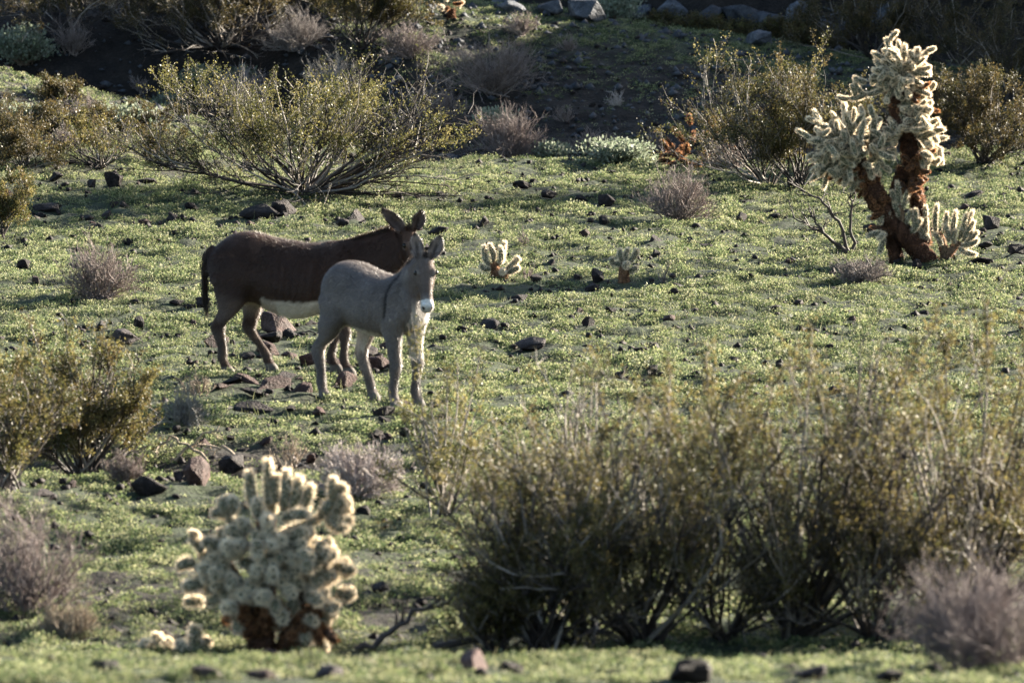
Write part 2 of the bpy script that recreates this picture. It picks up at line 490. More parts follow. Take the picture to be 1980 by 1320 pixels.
BRIT = [(.17, .20, .14), (.22, .25, .18), (.12, .15, .09), (.26, .28, .21)]
def brittlebush(label, base, w, h, seed, n=3500, pal=BRIT, leaf=.045, stems_col=(.16, .12, .09)):
    rng = np.random.RandomState(seed)
    root = empty('brittlebush', tuple(base)); tag(root, label, 'shrub', 'low grey-green leafy shrubs')
    s = 90
    a = rng.uniform(0, 2 * math.pi, s); rad = np.sqrt(rng.rand(s))
    tip = np.stack([np.cos(a) * rad * w * .46, np.sin(a) * rad * w * .4, h * .85 * np.sqrt(1.02 - rad ** 2 * .8) * rng.uniform(.75, 1.08, s)], -1)
    P0 = grow(rng, rng.normal(size=(s, 3)) * .04 * np.array([1, 1, 0]), tip, np.linalg.norm(tip, axis=1), 6, .1, .02)
    V, q = tubes(P0, np.full(s, .007), np.full(s, .003), 4)
    add('branches', mesh_np('branches', V, quads=q, col=np.repeat(pick(rng, [stems_col], s, .3), 24, 0), mats=[M_BARK]), root)
    idx = rng.randint(0, s, n)
    t = rng.beta(3.5, 1, n) * 4.99; k = t.astype(int); f = (t - k)[:, None]
    c = P0[idx, k] * (1 - f) + P0[idx, k + 1] * f + rng.normal(size=(n, 3)) * np.array([.05, .05, .035])
    c[:, 2] = np.maximum(c[:, 2], .02)
    V, q = leaves(rng, c, leaf, .55, .8, unit(c) * .8)
    add('foliage', mesh_np('foliage', V, quads=q, col=np.repeat(pick(rng, pal, n, .2), 4, 0), mats=[M_LEAF]), root)
    return root

def snag(label, name, base, branches, seed, r=.022, col=(.05, .04, .036), kids=3, cat='dead branch', kl=.3):
    """Bare dead branches; each branch is a list of offsets from the base."""
    rng = np.random.RandomState(seed)
    acc = Acc()
    for b in branches:
        b = np.array(b, float)
        t = np.linspace(0, 1, len(b)); tt = np.linspace(0, 1, 12)
        P = np.stack([np.interp(tt, t, b[:, i]) for i in range(3)], -1)
        P[1:-1] += rng.normal(size=(10, 3)) * .012
        P = P[None]
        V, q = tubes(P, np.array([r]), np.array([r * .3]), 6)
        acc.put(V, quads=q, col=np.repeat(pick(rng, [col], 1, .2), len(V), 0))
        if kids:
            L = np.linalg.norm(b[-1] - b[0])
            p, d, ix = child(rng, P, kids, .35, 1, .5, .2)
            P1 = grow(rng, p, d, L * rng.uniform(.15, kl, len(ix)), 6, .16, .03)
            V, q = tubes(P1, np.full(len(ix), r * .4), np.full(len(ix), r * .16), 4)
            acc.put(V, quads=q, col=np.repeat(pick(rng, [col], len(ix), .25), 24, 0))
            p, d, ix = child(rng, P1, 3, .3, 1, .55, .15)
            P2 = grow(rng, p, d, L * rng.uniform(.05, .13, len(ix)), 4, .16, .03)
            V, q = tubes(P2, np.full(len(ix), r * .2), np.full(len(ix), r * .09), 3)
            acc.put(V, quads=q, col=np.repeat(pick(rng, [col], len(ix), .25), 12, 0))
    o = add(name, acc.mesh(name, [M_BARK], True), None, tuple(base))
    return tag(o, label, cat)

# ------------------------------------------------------------------ cholla
def joint_data(rng, L, r, spine, ns, sc, cc):
    """One cactus joint along +z: ribbed green core bristling with pale spines."""
    m, k = 9, 10
    t = np.linspace(0, 1, m)
    rr = r * np.sqrt(np.clip(1 - (2 * t - 1) ** 6, 0, 1)) * (.85 + .15 * np.sin(t * math.pi)); rr[0] = r * .35; rr[-1] = r * .25
    bend = rng.uniform(-.10, .10, 2) * L
    cx = bend[0] * np.sin(t * math.pi); cy = bend[1] * np.sin(t * math.pi)
    an = np.arange(k) * 2 * math.pi / k
    V = np.stack([cx[:, None] + rr[:, None] * np.cos(an), cy[:, None] + rr[:, None] * np.sin(an), np.repeat((t * L)[:, None], k, 1)], -1)
    V *= np.array([1, 1, 1])
    Vc = V.reshape(-1, 3)
    b = (np.arange(m - 1) * k)[:, None] + np.arange(k)
    n2 = (np.arange(m - 1) * k)[:, None] + (np.arange(k) + 1) % k
    q = np.stack([b, n2, n2 + k, b + k], -1).reshape(-1, 4)
    Vc = np.concatenate([Vc, [[0, 0, L * 1.0 + r * .1]]])
    last = (m - 1) * k
    tr = np.stack([last + np.arange(k), last + (np.arange(k) + 1) % k, np.full(k, m * k)], -1)
    acc = Acc()
    acc.put(Vc, tr, q, np.array(cc), 0)
    tt = rng.uniform(0.02, 1, ns); cap = rng.rand(ns) < .22; tt[cap] = rng.uniform(.9, 1, cap.sum())
    a = rng.uniform(0, 2 * math.pi, ns)
    ri = np.interp(tt, t, rr)
    o = np.stack([np.interp(tt, t, cx) + ri * np.cos(a), np.interp(tt, t, cy) + ri * np.sin(a), tt * L], -1)
    nz = np.where(tt > .85, (tt - .85) / .15 * 1.5, .15)
    d = unit(np.stack([np.cos(a), np.sin(a), nz], -1) + .42 * rng.normal(size=(ns, 3)))
    s = unit(np.cross(d, rng.normal(size=(ns, 3))))
    ln = (spine * rng.uniform(.55, 1.2, ns))[:, None]; wd = .00165
    Vs = np.stack([o - s * wd, o + s * wd, o + d * ln], 1).reshape(-1, 3)
    acc.put(Vs, np.arange(ns * 3).reshape(-1, 3), None, np.repeat(pick(rng, sc, ns, .15), 3, 0), 1)
    return acc

SP_PALE = [(.90, .76, .56), (.82, .67, .46), (.93, .83, .68)]
SP_BROWN = [(.18, .085, .045), (.12, .055, .03), (.28, .16, .10), (.08, .04, .024), (.05, .035, .028)]
SP_RUST = [(.40, .19, .08), (.30, .13, .055), (.48, .28, .15), (.18, .08, .04)]  # rust of old joints, lifted to hold sunlit orange as well
_jr = np.random.RandomState(77)
JOINT, JOINT_DRY = [], []
for i in range(6):
    JOINT.append(joint_data(_jr, 1.0 * (.17), .027, .028, 620, SP_PALE, (.085, .085, .05)))
for i in range(4):
    JOINT_DRY.append(joint_data(_jr, .13, .022, .022, 420, SP_RUST, (.045, .022, .013)))
JM = [a.mesh('joint', [M_CORE, M_SPINE], False) for a in JOINT]
JMD = [a.mesh('old_joint', [M_TRUNK, M_SPINE], False) for a in JOINT_DRY]

def dir_mat(pos, d, sxy, sz, roll):
    q = Vector(d).to_track_quat('Z', 'Y') @ Quaternion((0, 0, 1), roll)
    return Matrix.LocRotScale(Vector(pos), q, Vector((sxy, sxy, sz)))

class Cholla:
    def __init__(s, name, label, base, seed, cat='cactus', scale=1.0, group=None):
        s.root = empty(name, tuple(base)); tag(s.root, label, cat, group)
        s.rng = np.random.RandomState(seed); s.J = []; s.acc = Acc(); s.k = scale
    def trunk(s, pts, rads, fuzz=1.0, col=(.055, .027, .017), n=None):
        pts = np.array(pts, float); rads = np.array(rads, float)
        L = np.linalg.norm(np.diff(pts, axis=0), axis=1).sum()
        m = max(8, int(L / .03)); t = np.linspace(0, 1, len(pts)); tt = np.linspace(0, 1, m)
        P = np.stack([np.interp(tt, t, pts[:, i]) for i in range(3)], -1)
        ker = np.ones(5) / 5
        for i in range(3): P[2:-2, i] = np.convolve(P[:, i], ker, 'valid')
        rr = np.interp(tt, t, rads)
        k = 12; T = unit(np.gradient(P, axis=0)); A = unit(np.cross(T, np.array([0, 1., .01]))); B = np.cross(T, A)
        an = np.arange(k) * 2 * math.pi / k
        rj = rr[:, None] * (1 + .32 * (s.rng.rand(m, k) - .5) + .25 * (vnoise(np.repeat(tt[:, None], k, 1) * L * 14, np.repeat(an[None], m, 0) * 1.3 + s.rng.rand() * 50) - .5))
        V = P[:, None] + rj[..., None] * (A[:, None] * np.cos(an)[:, None] + B[:, None] * np.sin(an)[:, None])
        b = (np.arange(m - 1) * k)[:, None] + np.arange(k); n2 = (np.arange(m - 1) * k)[:, None] + (np.arange(k) + 1) % k
        q = np.stack([b, n2, n2 + k, b + k], -1).reshape(-1, 4)
        s.acc.put(V.reshape(-1, 3), None, q, np.array(col) * s.rng.uniform(.6, 1.5, (m * k, 1)), 0)
        ns = int(5200 * L * fuzz)
        i = s.rng.randint(0, m, ns); a = s.rng.uniform(0, 2 * math.pi, ns)
        rad = A[i] * np.cos(a)[:, None] + B[i] * np.sin(a)[:, None]
        o = P[i] + T[i] * s.rng.uniform(-.02, .02, (ns, 1)) + rad * (rr[i] * .95)[:, None]
        d = unit(rad + .55 * s.rng.normal(size=(ns, 3)) + np.array([0, 0, -.25]))
        sd = unit(np.cross(d, s.rng.normal(size=(ns, 3))))
        ln = s.rng.uniform(.012, .036, (ns, 1)) * min(1.2, max(.6, rr.mean() / .06))
        s.acc.put(np.stack([o - sd * .0024, o + sd * .0024, o + d * ln], 1).reshape(-1, 3), np.arange(ns * 3).reshape(-1, 3), None, np.repeat(pick(s.rng, SP_BROWN, ns, .25) * np.clip(2.6 * vnoise(o[:, 0] * 9 + 31, o[:, 2] * 9 + 7) - .45, .15, 1.7)[:, None], 3, 0), 1)
        return P
    def joint(s, pos, d, L=.17, w=1.0, dry=False):
        s.J.append((np.array(pos, float), unit(np.array(d, float)), L * s.k, w * s.k, dry))
        return np.array(pos) + unit(np.array(d, float)) * L * s.k
    def cluster(s, pos, n, mean, spread, L=(.13, .2), w=1.0, sec=1.0, dry=0.0, secL=.6, up=.25, r0=.02):
        """Joints radiating from a branch end, some of them carrying further joints."""
        rng = s.rng
        for i in range(n):
            l = rng.uniform(*L); dr = rng.rand() < dry
            d, p = s.roomiest(lambda: (unit(np.array(mean, float) + 1.15 * spread * rng.normal(size=3)), np.array(pos, float) + rng.normal(size=3) * r0 * .8), l, r0)
            e = s.joint(p, d, l, w * rng.uniform(.9, 1.12), dr)
            if not dr:
                for j in range(rng.poisson(sec)):
                    d2, p2 = s.roomiest(lambda: (unit(d + .75 * rng.normal(size=3) + np.array([0, 0, up])), e - d * l * rng.uniform(.05, .45) * s.k), l * .6, 0)
                    s.joint(p2, d2, l * rng.uniform(.45, .9) * secL / .6 * .8, w * rng.uniform(.85, 1.0), False)
    def roomiest(s, make, l, r0, n=10):
        """Of a few ways a joint could grow, the one farthest from the joints already there."""
        M = np.array([j[0] + j[1] * j[2] * f for j in s.J[-140:] for f in (.55, 1.0)]) if s.J else None
        best = None
        for _ in range(n):
            d, p = make(); p = p + d * r0
            q = 9 if M is None else min(np.min(np.linalg.norm(M - (p + d * l * f), axis=1)) for f in (.6, 1.0))
            if best is None or q > best[0]: best = (q, d, p)
        return best[1], best[2]
    def finish(s, maxparts=100):
        if s.acc.n: add('trunk', s.acc.mesh('trunk', [M_TRUNK, M_SPINE], False), s.root)
        order = sorted(range(len(s.J)), key=lambda i: (s.J[i][0][1], -s.J[i][2]))   # nearest to the viewer first
        rest = Acc()
        for n_, i in enumerate(order):
            p, d, L, w, dry = s.J[i]
            v = s.rng.randint(0, 4 if dry else 6)
            M = dir_mat(p, d, w, L / (.13 if dry else .17), s.rng.uniform(0, 6.28))
            if n_ < maxparts:
                o = add('old_joint' if dry else 'joint', (JMD if dry else JM)[v], s.root)
                o.matrix_local = M
            else:
                a = (JOINT_DRY if dry else JOINT)[v]
                Mn = np.array(M)
                V = np.concatenate(a.V) @ Mn[:3, :3].T + Mn[:3, 3]
                C = np.concatenate(a.C)
                T = np.concatenate(a.T); Q = np.concatenate(a.Q)
                nc = len(a.T[0])
                off = rest.n
                rest.put(V, T[:nc], Q, C, 0)
                rest.T.append(T[nc:] + off); rest.mi_t.append(np.full(len(T) - nc, 1))
        if rest.n:
            o = add('joints', rest.mesh('joints', [M_CORE, M_SPINE], False), s.root); o['kind'] = 'stuff'
        return s.root

# ------------------------------------------------------------------ cacti
def cholla_small(label, base, seed, fingers, stem, k):
    c = Cholla('cholla_cactus', label, base, seed, scale=1.0, group='small young cholla cacti')
    for pts, rads in stem: c.trunk(pts, rads, 1.0, (.16, .09, .05))
    for (x, y, z, dx, dy, dz, L) in fingers:
        c.joint((x, y, z), (dx, dy, dz), L, k)
    return c.finish()

b = gp(966, 547)
cholla_small('small pale cholla with nine upright arms just right of the donkeys', b, 3,
    [(-.10, 0, .16, -.25, .1, 1, .22), (-.06, .05, .20, -.22, .1, 1, .19), (-.09, -.04, .14, -1, -.2, .45, .12), (.0, 0, .18, .05, -.1, 1, .19), (.03, .05, .2, .12, .2, 1, .21), (.07, 0, .14, .8, 0, .8, .17),
     (.08, -.03, .10, .9, -.2, .5, .14), (.16, 0, .17, .5, .1, .9, .09), (.02, -.05, .1, .2, -1, .5, .09)],
    [([(-.02, 0, -.03), (-.03, 0, .08), (-.06, 0, .2)], [.055, .055, .035]), ([(.04, 0, -.03), (.04, 0, .06), (.05, 0, .14)], [.05, .045, .03])], 1.0)
b = gp(1206, 549)
cholla_small('small pale cholla on a single brown stem, in the open field between stones', b, 4,
    [(.0, 0, .16, -.9, 0, .35, .13), (-.10, 0, .19, -.3, 0, 1, .08), (0, 0, .20, -.25, 0, 1, .16), (.02, .02, .2, .15, .1, 1, .16), (.04, 0, .2, .6, -.1, .9, .17), (.02, -.04, .16, .3, -.8, .7, .10), (.05, 0, .12, .8, 0, .5, .10), (.11, 0, .28, .2, 0, 1, .08)],
    [([(0, 0, -.03), (0, 0, .1), (.01, 0, .22)], [.05, .055, .035])], .95)

# the foreground cholla
b = gp(515, 1262)
c = Cholla('cholla_cactus', 'big bushy cholla covered in white spines in the left foreground', b, 21)
TR = [(-.02, 0, -.05), (-.04, .02, .25), (-.02, .02, .5), (0, 0, .75), (.0, 0, .95)]
c.trunk(TR, [.095, .085, .085, .075, .055], 1.0, (.055, .028, .018))
c.trunk([(.13, .02, -.04), (.17, 0, .2), (.24, 0, .42)], [.07, .06, .045], 1.4, (.10, .045, .022))
c.trunk([(-.04, 0, .3), (-.2, -.05, .5), (-.3, -.05, .66)], [.06, .05, .04], 1.0)
c.trunk([(.0, 0, .5), (.18, -.05, .62), (.3, -.03, .66)], [.06, .05, .04], 1.2)
c.trunk([(-.06, -.03, .05), (-.15, -.03, .18), (-.2, 0, .34)], [.04, .04, .035], 1.2, (.05, .028, .018))
KW = 1.36
for x, z, L, dx in ((-.09, 1.02, .26, -.10), (.02, 1.02, .33, -.02), (.12, 1.0, .29, .10), (.18, .98, .27, .22), (.23, .95, .25, .38), (.05, .98, .14, -.02), (.08, 1.05, .2, .02)):
    c.joint((x, c.rng.uniform(-.05, .08), z), (dx, c.rng.uniform(-.1, .1), 1), L, KW)
c.joint((.02, -.08, .92), (0, -.9, .35), .16, KW * 1.05); c.joint((.12, -.07, .96), (.9, -.4, .2), .2, KW); c.joint((-.02, -.03, .95), (-.25, -.5, .9), .18, KW)
for cx, cy, cz, n_, mx in ((-.30, -.05, .44, 8, (-.85, -.4, -.15)), (-.16, -.10, .36, 6, (-.5, -.8, -.3)), (.02, -.13, .46, 6, (0, -1, -.1)), (.0, -.12, .74, 6, (0, -1, .1)), (.33, -.02, .42, 9, (.9, -.3, -.1)), (.22, -.10, .46, 7, (.5, -.8, 0)), (.22, -.08, .70, 8, (.7, -.6, .25)), (-.36, -.04, .58, 7, (-.9, -.2, .1)), (-.2, -.08, .64, 6, (-.5, -.8, .1)), (.38, 0, .58, 8, (1, -.1, .15)), (.30, -.04, .24, 8, (.8, -.5, -.3))):
    c.cluster((cx, cy, cz), max(3, int(n_ * .55)), mx, .40, (.12, .18), KW, .35, dry=.0 if cz > .3 else .5, r0=.05)
# long arm to the right
e = c.joint((.10, 0, .84), (1, 0, .42), .30, KW); e = c.joint(e, (.55, 0, .75), .17, KW)
c.joint(e - np.array([.0, 0, .02]), (.0, 0, 1), .17, KW); c.joint(e, (.6, -.2, .7), .13, KW)
for q in ((.9, 0, -.1), (.8, -.5, -.35), (.7, .3, .3), (1, .1, .35)): c.joint(np.array([.42, 0, .96]), q, .19, KW)
for q in ((.6, -.3, .8), (.3, .2, 1), (.9, 0, .5)): c.joint(np.array([.5, 0, 1.04]), q, .11, KW * .9)
# upper left arm
e = c.joint((-.08, 0, .86), (-.85, -.1, .5), .24, KW)
for q in ((-.5, 0, .9), (-.1, .1, 1), (-.9, -.3, .1), (.1, -.4, .9)): c.joint(e + np.array([.04, 0, 0]), q, .14, KW)
c.cluster((-.28, -.06, .70), 9, (-.75, -.35, .22), .42, (.13, .2), KW, .3)
c.cluster((-.22, -.06, .50), 8, (-.8, -.5, -.05), .42, (.12, .18), KW, .2)
c.cluster((-.02, -.10, .62), 6, (-.1, -1, .05), .5, (.11, .17), KW, .2)
c.cluster((.12, -.08, .58), 7, (.45, -.8, -.15), .45, (.12, .18), KW, .3)
c.cluster((.28, -.03, .62), 10, (.85, -.3, .18), .4, (.13, .21), KW, .4)
c.cluster((.26, 0, .46), 9, (.8, -.3, -.25), .45, (.11, .17), KW, .3, dry=.25)
c.cluster((.12, -.06, .34), 4, (.4, -.8, -.55), .45, (.10, .16), KW, .1, dry=.3)
c.cluster((.30, -.02, .30), 10, (.9, -.3, -.35), .5, (.10, .15), KW, .2, dry=.45)
c.cluster((.20, -.05, .14), 12, (.5, -.8, -.3), .55, (.08, .12), KW, 0, dry=.9)
c.cluster((.05, -.1, .30), 14, (.1, -1, -.2), .6, (.08, .12), KW, 0, dry=1)
c.cluster((-.12, -.06, .26), 10, (-.4, -.9, -.2), .6, (.08, .12), KW, 0, dry=1)
c.cluster((.30, -.02, .22), 14, (.8, -.4, -.2), .6, (.08, .13), KW, 0, dry=1)
c.cluster((.22, 0, .22), 9, (.5, -.6, -.45), .55, (.09, .13), KW, .1, dry=.75)
c.cluster((-.17, -.02, .30), 7, (-.5, -.6, -.6), .5, (.09, .13), KW, .1, dry=.75)
c.cluster((0, .05, .7), 8, (0, 1, .15), .6, (.12, .18), KW, .2)
c.cluster((.02, -.08, .82), 5, (.2, -1, .3), .5, (.11, .17), KW, .2)
c.cluster((-.12, -.06, .80), 6, (-.7, -.6, .3), .4, (.12, .18), KW, .3)
c.cluster((.14, -.06, .76), 7, (.7, -.6, .2), .4, (.13, .2), KW, .3)
c.cluster((-.10, -.10, .44), 5, (-.4, -1, -.2), .5, (.11, .16), KW, .1, dry=.1)
c.cluster((.30, .0, .54), 8, (.9, -.2, .05), .35, (.13, .2), KW, .4)
c.cluster((-.30, -.05, .60), 7, (-.9, -.3, .1), .35, (.12, .18), KW, .2)
c.finish()

for i, (px, py, s, lab) in enumerate(((300, 1262, 1.25, 'squat white cholla ball, leftmost of the pair left of the big foreground cholla'), (372, 1263, 1.35, 'taller white cholla seedling close by the left foot of the big foreground cholla'), (340, 1265, .95, 'low pale fallen cholla joint lying between the two cholla seedlings'))):
    c = Cholla('cholla_seedling', lab, gp(px, py), 60 + i, cat='cactus')
    c.joint((0, 0, -.02), (.08, 0, 1) if i < 2 else (1, -.3, .25), (.13, .16, .12)[i] * s, 1.3 * s)
    c.joint((.03, .02, .0), (.7, .2, .8), .10 * s, 1.1 * s); c.joint((-.02, -.02, .0), (-.6, -.4, .7), .10 * s, 1.1 * s)
    c.finish()

# the tall leaning cholla
b = gp(1803, 508)
c = Cholla('cholla_cactus', 'tall leaning cholla with rust-brown trunks and three pale crowns, on the right', b, 31)
c.trunk([(.03, 0, -.05), (-.12, 0, .10), (-.35, 0, .35), (-.52, 0, .56), (-.62, -.02, .75), (-.74, -.02, .95), (-.80, 0, 1.15)], [.085, .10, .105, .10, .115, .10, .07], 1.2)
c.trunk([(-.36, .05, -.05), (-.38, .06, .12), (-.45, .04, .35), (-.52, 0, .56)], [.075, .07, .075, .08], 1.0)
c.trunk([(-.08, .06, .18), (-.12, .08, .42), (-.17, .08, .70), (-.22, .08, .98), (-.24, .08, 1.25), (-.32, .08, 1.5), (-.38, .08, 1.72), (-.34, .06, 1.9)], [.07, .08, .075, .085, .09, .10, .10, .06], 1.2)
c.trunk([(-.45, .02, .5), (-.36, .05, .75), (-.3, .06, .98)], [.07, .07, .06], 1.2)
c.trunk([(.13, -.02, -.04), (.12, 0, .15), (.06, 0, .3)], [.045, .045, .035], 1.0, (.2, .13, .08))
c.trunk([(.13, -.02, .06), (.22, -.02, .16), (.26, 0, .22)], [.045, .04, .03], 1.0, (.2, .13, .08))
c.trunk([(-.30, -.03, .34), (-.33, -.05, .5), (-.36, -.05, .6)], [.045, .045, .03], 1.0, (.2, .13, .08))
k = .93
# left crown
c.cluster((-.84, -.02, 1.28), 17, (-.30, -.15, .95), .50, (.26, .38), k, 1.0)
c.cluster((-.95, -.03, 1.22), 13, (-.95, -.25, .35), .45, (.24, .36), k, .9)
c.cluster((-.85, -.10, 1.12), 11, (-.3, -.9, .1), .55, (.22, .3), k, .7)
c.cluster((-.66, -.05, 1.20), 12, (.65, -.4, .35), .45, (.22, .32), k, .8)
c.cluster((-1.0, -.02, 1.05), 10, (-.75, -.3, -.35), .42, (.18, .28), k, .6)
c.cluster((-.88, -.06, .98), 12, (-.2, -.6, -.8), .45, (.12, .2), k, .3, dry=.2)
c.cluster((-.72, -.05, 1.0), 7, (.15, -.7, -.5), .5, (.13, .2), k, .4, dry=.2)
c.cluster((-.84, .10, 1.25), 12, (-.1, .9, .5), .5, (.16, .24), k, .6)
# right middle crown
c.cluster((-.22, .0, 1.36), 12, (.1, -.2, .95), .52, (.2, .3), k, .9)
c.cluster((-.14, .02, 1.30), 12, (.9, -.2, .3), .45, (.18, .28), k, .8)
c.cluster((-.14, .02, 1.12), 12, (.75, -.3, -.35), .45, (.12, .2), k, .5, dry=.25)
c.cluster((-.34, -.04, 1.32), 6, (-.6, -.6, .5), .42, (.14, .22), k, .7)
c.cluster((-.15, .04, .9), 8, (.6, -.3, -.5), .5, (.09, .13), k, .0, dry=.9)
# top crown
c.cluster((-.33, .06, 1.98), 17, (.05, -.12, 1.0), .58, (.2, .3), k, .8)
c.cluster((-.35, .03, 2.0), 7, (-.3, -.5, .8), .5, (.18, .28), k, .8)
c.cluster((-.28, .05, 1.95), 11, (.9, -.2, .35), .45, (.2, .3), k, .7)
c.cluster((-.18, .04, 1.58), 8, (.8, -.3, -.1), .45, (.13, .21), k, .7, dry=.15)
c.cluster((-.2, .0, 1.48), 4, (.5, -.8, .1), .45, (.13, .2), k, .5)
c.cluster((-.25, .06, 1.76), 15, (.85, -.2, -.25), .42, (.13, .22), k, .7, dry=.15)
c.cluster((-.42, .05, 1.92), 12, (-.75, -.3, .35), .40, (.15, .22), k, .7)
c.cluster((-.36, .0, 1.84), 5, (0, -.8, -.35), .45, (.14, .22), k, .4)
e = c.joint((-.46, .05, 1.82), (-.85, -.1, -.35), .26, k); e2 = c.joint(e - np.array([-.03, 0, -.02]), (-.9, 0, -.25), .2, k)
c.joint(e, (-.6, 0, .75), .17, k); c.joint(e2 + np.array([.06, 0, .02]), (-.3, 0, .9), .13, k); c.joint(e + np.array([.02, 0, .13]), (-.9, 0, .35), .15, k); c.joint(e2, (-1, 0, .2), .12, k)
# curled brown joints along the leaning trunk
c.cluster((-.68, -.08, .80), 7, (-.7, -.4, -.1), .45, (.09, .13), k, .1, dry=.6)
c.cluster((-.52, -.08, .52), 5, (-.8, -.3, -.1), .3, (.10, .15), k, .1, dry=.5)
c.cluster((-.46, -.06, .33), 4, (-.8, -.3, -.35), .3, (.12, .2), k, .1, dry=.3)
c.cluster((-.72, -.05, .88), 12, (0, -.8, -.4), .6, (.08, .13), k, 0, dry=1)
c.cluster((-.58, -.06, .66), 14, (.2, -.8, -.1), .6, (.08, .12), k, 0, dry=.95)
c.cluster((-.2, .0, 1.02), 12, (.5, -.6, -.3), .6, (.08, .13), k, 0, dry=1)
c.cluster((-.24, .0, .75), 12, (.5, -.6, 0), .6, (.08, .12), k, 0, dry=.95)
c.cluster((-.30, .05, 1.62), 10, (.2, -.8, -.3), .6, (.10, .15), k, 0, dry=.9)
# pale shoots at the foot
for x, y, z, dx, dz, L in ((-.06, 0, .30, -.05, 1, .28), (.03, 0, .30, .04, 1, .30), (.12, .02, .30, .12, 1, .22), (.20, 0, .26, .15, 1, .27), (.27, 0, .24, .30, 1, .28), (.31, 0, .22, .55, 1, .24), (.33, .02, .20, .9, .8, .18), (.30, -.03, .18, 1, .35, .18), (.26, -.04, .16, .95, -.35, .2),
                          (.16, -.05, .22, -.2, 1, .18), (.10, -.05, .18, -.6, .8, .16), (-.03, 0, .24, -.7, .9, .2), (-.10, 0, .24, -.9, .4, .18), (.22, -.05, .2, .1, .9, .15), (.3, .05, .25, .4, 1, .3), (.38, .02, .26, .3, 1, .12)):
    c.joint((x, y, z), (dx, c.rng.uniform(-.2, .1), dz), L, k)
for x, z, dx, dz, L in ((-.36, .58, -.05, 1, .26), (-.38, .60, -.3, 1, .16), (-.32, .55, .3, 1, .2), (-.33, .45, -.35, .9, .2), (-.30, .40, .5, .9, .17), (-.24, .30, .6, .8, .2), (-.44, .42, -.2, .9, .14), (-.2, .36, .1, 1, .2)):
    c.joint((x, -.05, z), (dx, -.1, dz), L, k)
c.finish()

# half-dead orange cholla at the back of the field
b = gp(1343, 317)
c = Cholla('cholla_cactus', 'low dead orange-brown cholla at the back edge of the field', b, 41)
c.cluster((0, 0, .06), 26, (0, -.2, .8), .9, (.12, .2), 1.2, .5, dry=1, r0=.12)
c.cluster((-.2, 0, .03), 10, (-.4, -.2, .7), .6, (.12, .18), 1.2, .2, dry=.9, r0=.06)
c.cluster((.22, 0, .03), 10, (.4, -.2, .6), .6, (.12, .18), 1.2, .2, dry=1, r0=.06)
c.finish()
b = gp(872, 36)
c = Cholla('cholla_cactus', 'dark little cholla with a few pale tips on the crest, far back', b, 42)
c.trunk([(0, 0, -.05), (0, 0, .12)], [.06, .05], 1)
c.cluster((0, 0, .12), 10, (0, -.2, .8), .8, (.1, .15), .9, .3, dry=.5, r0=.07)
c.finish()

# ------------------------------------------------------------------ shrubs
def S(px, py): 
    p = gp(px, py); return p, mpp(p)

p, m = S(590, 376)
creosote('wide creosote with bare black boughs sprawling over the grass behind the donkeys', p, 680 * m, 235 * m, 101, stems=36, kids=(9, 6), nleaf=36, leaf=.024, pal=CREO_Y, lean=-.03, low=.12, leaf_from=.45,
         bare=(-.55, .75, .62), bare_n=20, r0=.017, pale=.25, shoots=((-.35, 0, 1.30, 10), (.15, 0, 1.2, 10), (.8, .1, 1.1, 14), (1.3, .1, .95, 16), (1.5, .1, .85, 16), (-.8, 0, 1.1, 12)))
p, m = S(195, 326)
creosote('small dark creosote at the left edge of the field behind scattered rocks', p, 270 * m, 115 * m, 102, stems=18, kids=(5, 4), nleaf=30, pal=CREO, low=.3, leaf_from=.4, r0=.011)
p, m = S(325, 328)
creosote('low brown creosote just left of the wide sprawling one', p, 140 * m, 90 * m, 103, stems=14, kids=(5, 4), nleaf=30, pal=CREO_D, low=.2, leaf_from=.3, r0=.009)
p = gpx(420, 98.6); m = mpp(p)
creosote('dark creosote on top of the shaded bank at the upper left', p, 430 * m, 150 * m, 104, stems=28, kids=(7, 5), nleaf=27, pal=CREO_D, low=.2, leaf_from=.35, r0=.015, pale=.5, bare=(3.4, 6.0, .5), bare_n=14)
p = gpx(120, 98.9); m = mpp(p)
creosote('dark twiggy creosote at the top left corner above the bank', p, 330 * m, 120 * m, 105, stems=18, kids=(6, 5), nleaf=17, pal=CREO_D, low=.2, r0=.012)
p = gpx(700, 97.6); m = mpp(p)
creosote('olive-brown creosote on the slope right of the shaded bank', p, 270 * m, 185 * m, 106, stems=22, kids=(7, 6), nleaf=34, pal=CREO_D + CREO[:2], low=.1, leaf_from=.2, r0=.012)
p = gpx(590, 100.2); m = mpp(p)
creosote('brown creosote half hidden at the top edge, left of the grassy crest', p, 260 * m, 130 * m, 107, stems=18, kids=(6, 5), nleaf=30, pal=CREO_D, r0=.012)
p = gpx(330, 102); m = mpp(p)
creosote('far dark creosote behind the bank at the top edge', p, 420 * m, 130 * m, 108, stems=18, kids=(6, 5), nleaf=23, pal=CREO_D, r0=.012)
p, m = S(1480, 362)
creosote('open creosote with long pale twigs leaning left, in front of the dark slope', p, 300 * m, 235 * m, 109, stems=22, kids=(6, 5), nleaf=25, pal=CREO, lean=-.22, low=.15, leaf_from=.3, r0=.012, pale=.6)
p, m = S(1545, 366)
creosote('upright creosote directly left of the tall cholla', p, 260 * m, 250 * m, 110, stems=24, kids=(7, 6), nleaf=28, pal=CREO + CREO_D, lean=.05, low=.1, leaf_from=.3, r0=.012, pale=.4)
p, m = S(1905, 318)
creosote('dark creosote at the right edge behind the tall cholla', p, 270 * m, 200 * m, 111, stems=26, kids=(7, 6), nleaf=34, pal=CREO_D, low=.1, leaf_from=.2, r0=.012)
p, m = S(1750, 322)
creosote('shaded creosote filling the gap behind the brown cholla trunks', p, 200 * m, 190 * m, 112, stems=18, kids=(6, 5), nleaf=30, pal=CREO_D, low=.1, r0=.011)
